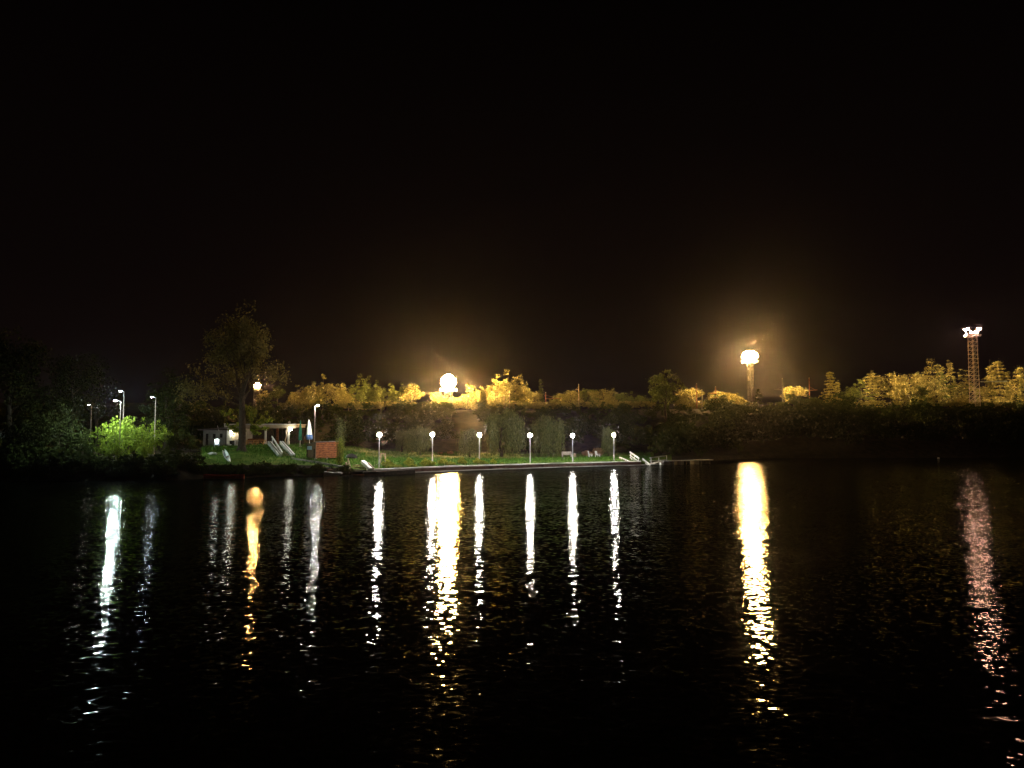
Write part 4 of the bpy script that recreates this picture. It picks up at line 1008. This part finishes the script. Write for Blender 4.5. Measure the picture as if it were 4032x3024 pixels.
put_tree('low_bush', 'pinkish autumn bushes under the small dim willow', 'bush', 1580, 1780, 137, 'bush', 'autumn', 91, 1.4, None, 1.3, .8, parts=('stems', 'leaves'))
put_tree('low_bush', 'pinkish autumn bushes between the left willow and the second globe lamp', 'bush', 1625, 1776, 138, 'bush', 'autumn', 92, 1.6, None, 1.3, .8, parts=('stems', 'leaves'))
put_tree('low_bush', 'pinkish autumn bushes right of the second globe lamp', 'bush', 1735, 1778, 137, 'bush', 'autumn', 93, 1.8, None, 1.3, .8, parts=('stems', 'leaves'))
put_tree('low_bush', 'pinkish autumn bushes left of the third globe lamp willow', 'bush', 1775, 1774, 138, 'bush', 'autumn', 91, 1.6, None, 1.3, .8, parts=('stems', 'leaves'))
put_tree('low_bush', 'pale autumn bush behind the left garden chair', 'bush', 2310, 1770, 141, 'bush', 'autumn', 92, 1.3, None, 1.3, .8, parts=('stems', 'leaves'))
put_tree('low_bush', 'taller pale autumn bush behind the right garden chair', 'bush', 2355, 1758, 142, 'bush', 'autumn', 93, 1.0, None, 1.3, .8, parts=('stems', 'leaves'))
put_tree('low_bush', 'yellow green bush behind the slanted railing of the dock', 'bush', 2585, 1808, 133, 'bush', 'bleaf', 91, 1.2, None, .8, .45, parts=('stems', 'leaves'))

def sapling():
    g = G(1507, 103.5); t = thing('staked_sapling', 'thin sapling tied between two pale stakes by the first globe lamp', 'sapling', g)
    H = Zat(1700, 103.5)-g.z
    m = MB(); m.tube((0, 0, -.1), (.04, 0, H*.6), .03, .02, 6); m.tube((.04, 0, H*.6), (.0, 0, H), .02, .008, 5); r = np.random.default_rng(4); P = []
    for k in range(14):
        z = H*r.uniform(.55, .95); e_ = Vector((r.normal(0, .35), r.normal(0, .35), z+.35)); m.tube((.03, 0, z), e_, .01, .005, 4); P.append(np.array(e_)+r.normal(0, .12, (7, 3)))
    m.build('trunk', M['bark'], t)
    A = leaf_quads(np.concatenate(P), .13, r); link('crown', np_mesh('crown', A.reshape(-1, 3), np.arange(len(A)*4).reshape(-1, 4), M['autumn']), t)
    for s in (-1, 1):
        q = MB(); q.tube((s*.3+.1, 0, -.1), (s*.3+.1, 0, 1.5), .05, .045, 7); q.build('stake', M['wood'], t)
    q = MB(); q.beam((-.25, -.05, 1.45), (.45, -.05, 1.45), .05, .07); q.build('crossbar', M['wood'], t)
sapling()
def bench():
    d = 136; g = G(2231, d); t = thing('park_bench', 'pale wooden bench on the lawn left of the fifth globe lamp', 'bench', g, .08)
    s_ = MB()
    for i in range(3): s_.box((0, -.2+.17*i, .45), (1.75, .14, .05))
    s_.build('seat', M['fascia'], t)
    b = MB()
    for i in range(3): b.box((0, .3+.03*i, .58+.16*i), (1.75, .05, .13), rx=-.15)
    b.build('backrest', M['fascia'], t)
    for s in (-1, 1):
        l = MB(); l.box((s*.78, -.18, .2), (.16, .12, .46)); l.box((s*.78, .24, .45), (.14, .1, .98)); l.box((s*.78, .02, .62), (.1, .56, .07)); l.box((s*.78, -.22, .5), (.1, .08, .2)); l.build('leg', M['concrete'], t)
bench()
def garden_chair(px, d, label, s):
    g = G(px, d); t = thing('garden_chair', label, 'chair', g, s, 'garden chairs on the lawn')
    a = MB(); a.box((0, 0, .4), (.55, .6, .07), rx=.08); a.build('seat', M['white'], t)
    b = MB(); b.box((0, .36, .74), (.52, .07, .74), rx=-.25); b.build('backrest', M['white'], t)
    for sx_ in (-1, 1):
        l = MB(); l.box((sx_*.26, -.24, .19), (.08, .09, .42)); l.box((sx_*.26, .26, .19), (.08, .09, .42)); l.box((sx_*.3, 0, .58), (.08, .62, .04)); l.box((sx_*.3, -.26, .49), (.06, .06, .16)); l.build('leg_frame', M['white'], t)
garden_chair(2324, 137, 'pale garden chair nearer the bench, left of two on the lawn', 1.2)
garden_chair(2352, 137, 'pale garden chair nearer the far right globe lamp', -1.0 + math.pi*.55)
t = thing('litter_bin', 'small pale litter bin at the right end of the bench', 'bin', G(2263, 136))
m = MB(); m.box((0, 0, .38), (.38, .38, .62)); m.build('body', M['wood'], t); m = MB(); m.box((0, 0, .72), (.44, .44, .06)); m.build('lid', M['darksteel'], t); m = MB(); m.tube((0, 0, -.05), (0, 0, .08), .08); m.build('foot', M['darksteel'], t)
def drum():
    t = thing('upturned_boat', 'dark upturned boat with mint green stern lying right of the shed bush', 'boat', G(1386, 108))
    m = MB(); rings = []
    for x_, w_, h_ in ((-1.0, .1, .25), (-.6, .5, .55), (0, .62, .7), (.55, .5, .6)):
        rings.append([(x_, math.cos(a)*w_, math.sin(a)*h_-.02) for a in np.linspace(0, math.pi, 9)])
    m.hull_loft(rings); m.build('hull', M['dark'], t, True)
    m = MB(); m.hull_loft([[(x_, math.cos(a)*w_-.05, math.sin(a)*h_-.02) for a in np.linspace(0, math.pi, 9)] for x_, w_, h_ in ((.555, .5, .6), (.75, .42, .5), (.85, .2, .3))]); m.build('stern', M['mint'], t, True)
    t.rotation_euler = (0, 0, math.pi-.5)
drum()

# ------------------------------------------------------------------ boats and things along the bank
def boat_hull(L, B, D, n=9):
    rings = []
    for i in range(n):
        u = i/(n-1); x_ = (u-.5)*L; w_ = B/2*max(.06, math.sin(math.pi*min(1, .08+u*.98)))**.55*(1 if u < .6 else 1-.55*((u-.6)/.4)**2); sh = D*(1+.35*(2*u-1)**2)
        rings.append([(x_, -w_, sh), (x_, -w_*.8, 0), (x_, 0, -.1), (x_, w_*.8, 0), (x_, w_, sh), (x_, w_*.88, sh), (x_, w_*.68, .07), (x_, 0, .02), (x_, -w_*.68, .07), (x_, -w_*.88, sh)])
    m = MB(); m.hull_loft(rings); return m
t = thing('rowing_boat', 'long low red rowing boat moored under the left bank', 'boat', W(883, 1884, 88)); t.location.z = .06
boat_hull(4.5, 1.3, .36).build('hull', M['red'], t)
for x_ in (-1.1, .2, 1.2):
    m = MB(); m.box((x_, 0, .25), (.24, .92, .04)); m.build('thwart', M['darkwood'], t)
def canoe(p0, p1, label):
    p0 = Vector(p0); p1 = Vector(p1); L = (p1-p0).length; c = (p0+p1)/2
    t = thing('canoe', label, 'canoe', c)
    boat_hull(L, .62, .22).build('hull', M['white'], t); m = MB(); m.box((0, 0, .12), (.22, .42, .03)); m.build('thwart', M['wood'], t)
    d = (p1-p0).normalized(); yv = Vector((0, -.55, .25)); yv = (yv-d*yv.dot(d)).normalized(); zv = d.cross(yv)
    t.rotation_euler = Matrix((d, zv*-1, yv)).transposed().to_euler()
canoe(W(884, 1776, 98.2), W(909, 1826, 96.2), 'pale canoe lying up the dark bank below the big tree')
def rock(px, py, d, s, label, mat='concrete', seed=1):
    r = np.random.default_rng(seed); m = MB(); m.lathe([(.15*s, -.35*s), (.5*s, -.2*s), (.55*s, .05*s), (.35*s, .28*s), (.06*s, .36*s)], 9, wob=lambda k, j: .3*math.sin(k*2.1+j*1.3+seed))
    o = m.build('rock', M[mat]); o.location = W(px, py, d); o.scale = (1.5, 1, .8); tag(o, label, 'rock', 'rocks on the left bank')
rock(838, 1786, 100, .7, 'small pale rock at the lawn edge left of the canoe', seed=2)
rock(1332, 1864, 95.6, .7, 'pale rock at the waterline right of the concrete block', seed=3)
rock(1178, 1845, 97, .6, 'brownish rock on the dark bank below the brown shed', 'stone', 4)
rock(1296, 1850, 96.6, .5, 'small rock on top of the bank behind the concrete block', 'stone', 5)
t = thing('concrete_block', 'pale concrete block with sloping top at the waterline left of the water steps', 'block', W(1303, 1868, 95.2)); t.location.z = 0
m = MB(); m.hull_loft([[(-.85, y, -.2) for y in (0,)] + [(-.85, .9, -.2), (-.85, .9, .48), (-.85, 0, .48)], [(.9, 0, -.2), (.9, .8, -.2), (.9, .8, .3), (.9, 0, .26)]]); m.build('body', M['concrete'], t)
m = MB(); m.tube((-.5, .45, .4), (-.5, .45, .68), .06, n=8); m.tube((-.5, .45, .66), (-.5, .45, .72), .1, n=8); m.build('mooring_bollard', M['rust'], t)

# ------------------------------------------------------------------ right steps, railings and floating dock
def right_steps():
    b = G(2505, 127.6); t = thing('quay_steps', 'dark wooden steps between pale rails at the right end of the quay', 'steps', (b.x, b.y, 0)); o = Vector(t.location)
    a0 = W(2498, 1826, 128.2)-o; a1 = W(2476, 1806, 132)-o
    for i in range(5):
        c = a0.lerp(a1, i/4); m = MB(); m.box((c.x, c.y, c.z-.1), (1.5, .8, .1)); m.build('step', M['wood'], t)
    m = MB(); m.beam(a0+Vector((0, .3, -.5)), a1+Vector((0, .5, -.6)), 1.3, .7); m.build('base', M['dark'], t)
    m = MB(); m.beam(W(2477, 1818, 127.6)-o, W(2441, 1802, 131.5)-o, .3, .22); m.build('left_kerb', M['white'], t)
    m = MB(); p, q = W(2516, 1805, 127.8)-o, W(2481, 1780, 132)-o; m.beam(p, q, .16, .22); m.beam(p-Vector((0, 0, .55)), q-Vector((0, 0, .55)), .09, .12); m.beam(p-Vector((.1, 0, .85)), q-Vector((0, 0, .95)), .14, .16)
    for f in (.06, .5, .92): c = p.lerp(q, f); m.beam(c-Vector((0, 0, 1.05)), c, .12, .12)
    m.build('handrail', M['white'], t)
right_steps()
def ramp_rail():
    p, q = W(2562, 1832, 127.5), W(2530, 1806, 130); t = thing('short_handrail', 'short pale sloping handrail between right steps and slanted railing', 'handrail', (p.x, p.y, 0)); o = Vector(t.location)
    m = MB(); m.beam(p-o, q-o, .16, .2); m.build('top_rail', M['white'], t)
    m = MB(); m.beam(W(2551, 1831, 127.9)-o, W(2534, 1818, 129.4)-o, .1, .14); m.build('lower_rail', M['white'], t)
    for f in (.35, .95): m = MB(); c = p.lerp(q, f)-o; m.beam((c.x, c.y, .1), c, .1, .1); m.build('post', M['white'], t)
ramp_rail()
def slant_rail():
    p, q = W(2558, 1803, 128.5), W(2626, 1794, 130.5); t = thing('dock_railing', 'slanted pale railing with three posts at the near end of the dock', 'railing', (p.x, p.y, 0)); o = Vector(t.location)
    m = MB(); m.beam(p-o, q-o, .09, .12); m.build('top_rail', M['white'], t)
    m = MB(); m.beam(p-o-Vector((0, 0, .5)), q-o-Vector((0, 0, .68)), .06, .08); m.build('mid_rail', M['white'], t)
    for f in (.08, .52, .98): m = MB(); c = p.lerp(q, f)-o; m.beam((c.x, c.y, .2), c, .1, .1); m.build('post', M['white'], t)
slant_rail()
def dock():
    p = Vector(((2565-2016)/F*127.5, 127.5, .3)); q = Vector(((2602-2016)/F*129.5, 129.5, .62)); e_ = Vector(((2795-2016)/F*134.5, 134.5, .72))
    t = thing('floating_dock', 'long narrow floating dock on pale pontoons reaching out from the quay end', 'dock', (q.x, q.y, 0)); o = Vector(t.location)
    m = MB(); m.beam(p-o, q-o, 1.1, .1); m.build('gangway', M['fascia'], t)
    m = MB(); m.beam(q-o, e_-o, 1.3, .12); m.build('deck', M['white'], t)
    u = (e_-q); a = math.atan2(u.y, u.x)
    for px0, px1, mt in ((2601, 2629, 'white'), (2656, 2682, 'fascia'), (2719, 2741, 'fascia'), (2765, 2786, 'darksteel')):
        f = ((px0+px1)/2-2602)/(2795-2602); c = q.lerp(e_, f)-o; L = (px1-px0)*.043
        m = MB(); zt = c.z-.09
        m.box((c.x-L*.26, c.y, (zt-.25)/2), (L*.46, 1.1, zt+.25), rz=a); m.box((c.x+L*.26, c.y+.05, (zt-.25)/2), (L*.46, 1.1, zt+.25), rz=a); m.build('pontoon', M[mt], t)
    for f in (.2, .48, .7):
        c = q.lerp(e_, f)-o; m = MB(); m.tube((c.x, c.y-.5, -.3), (c.x, c.y-.5, c.z), .06, n=7); m.build('pile', M['wood'], t)
dock()
# lit hut far left among the trees
def hut():
    g = G(8, 103); t = thing('small_hut', 'tiny hut with one lit window among the black trees at the left edge', 'hut', g)
    m = MB(); m.box((0, 1.0, 1.2), (2.6, 2.0, 2.6)); m.build('wall', M['greywall'], t)
    m = MB(); m.hull_loft([[(-1.5, -.3, 2.52), (1.5, -.3, 2.52), (1.5, -.3, 2.64), (-1.5, -.3, 2.64)], [(-1.5, 2.3, 2.8), (1.5, 2.3, 2.8), (1.5, 2.3, 2.92), (-1.5, 2.3, 2.92)]]); m.build('roof', M['roof'], t)
    m = MB(); m.box((0, -.02, 1.65), (.5, .05, .34)); w_ = m.build('window', M['darkwood'], t); m = MB(); m.box((0, -.05, 1.65), (.42, .02, .27)); m.build('pane', M['window'], w_)
hut()

# ------------------------------------------------------------------ night haze
m = MB(); m.add([(x, y, z) for x in (-455, 455) for y in (-60, 425) for z in (-4, 75)], [(0,1,3,2),(4,6,7,5),(0,4,5,1),(2,3,7,6),(0,2,6,4),(1,5,7,3)])
hm = bpy.data.materials.new('haze'); hm.use_nodes = True; n = hm.node_tree.nodes; n.clear()
ho = n.new('ShaderNodeOutputMaterial'); hv = n.new('ShaderNodeVolumePrincipled')
hv.inputs['Color'].default_value = (0.86, 0.80, 0.95, 1); hv.inputs['Density'].default_value = 0.00006; hv.inputs['Anisotropy'].default_value = 0.95
hm.node_tree.links.new(hv.outputs[0], ho.inputs['Volume'])
hz = m.build('haze', hm); hz['kind'] = 'stuff'; tag(hz, 'thin night haze glowing round the lamps', 'haze')
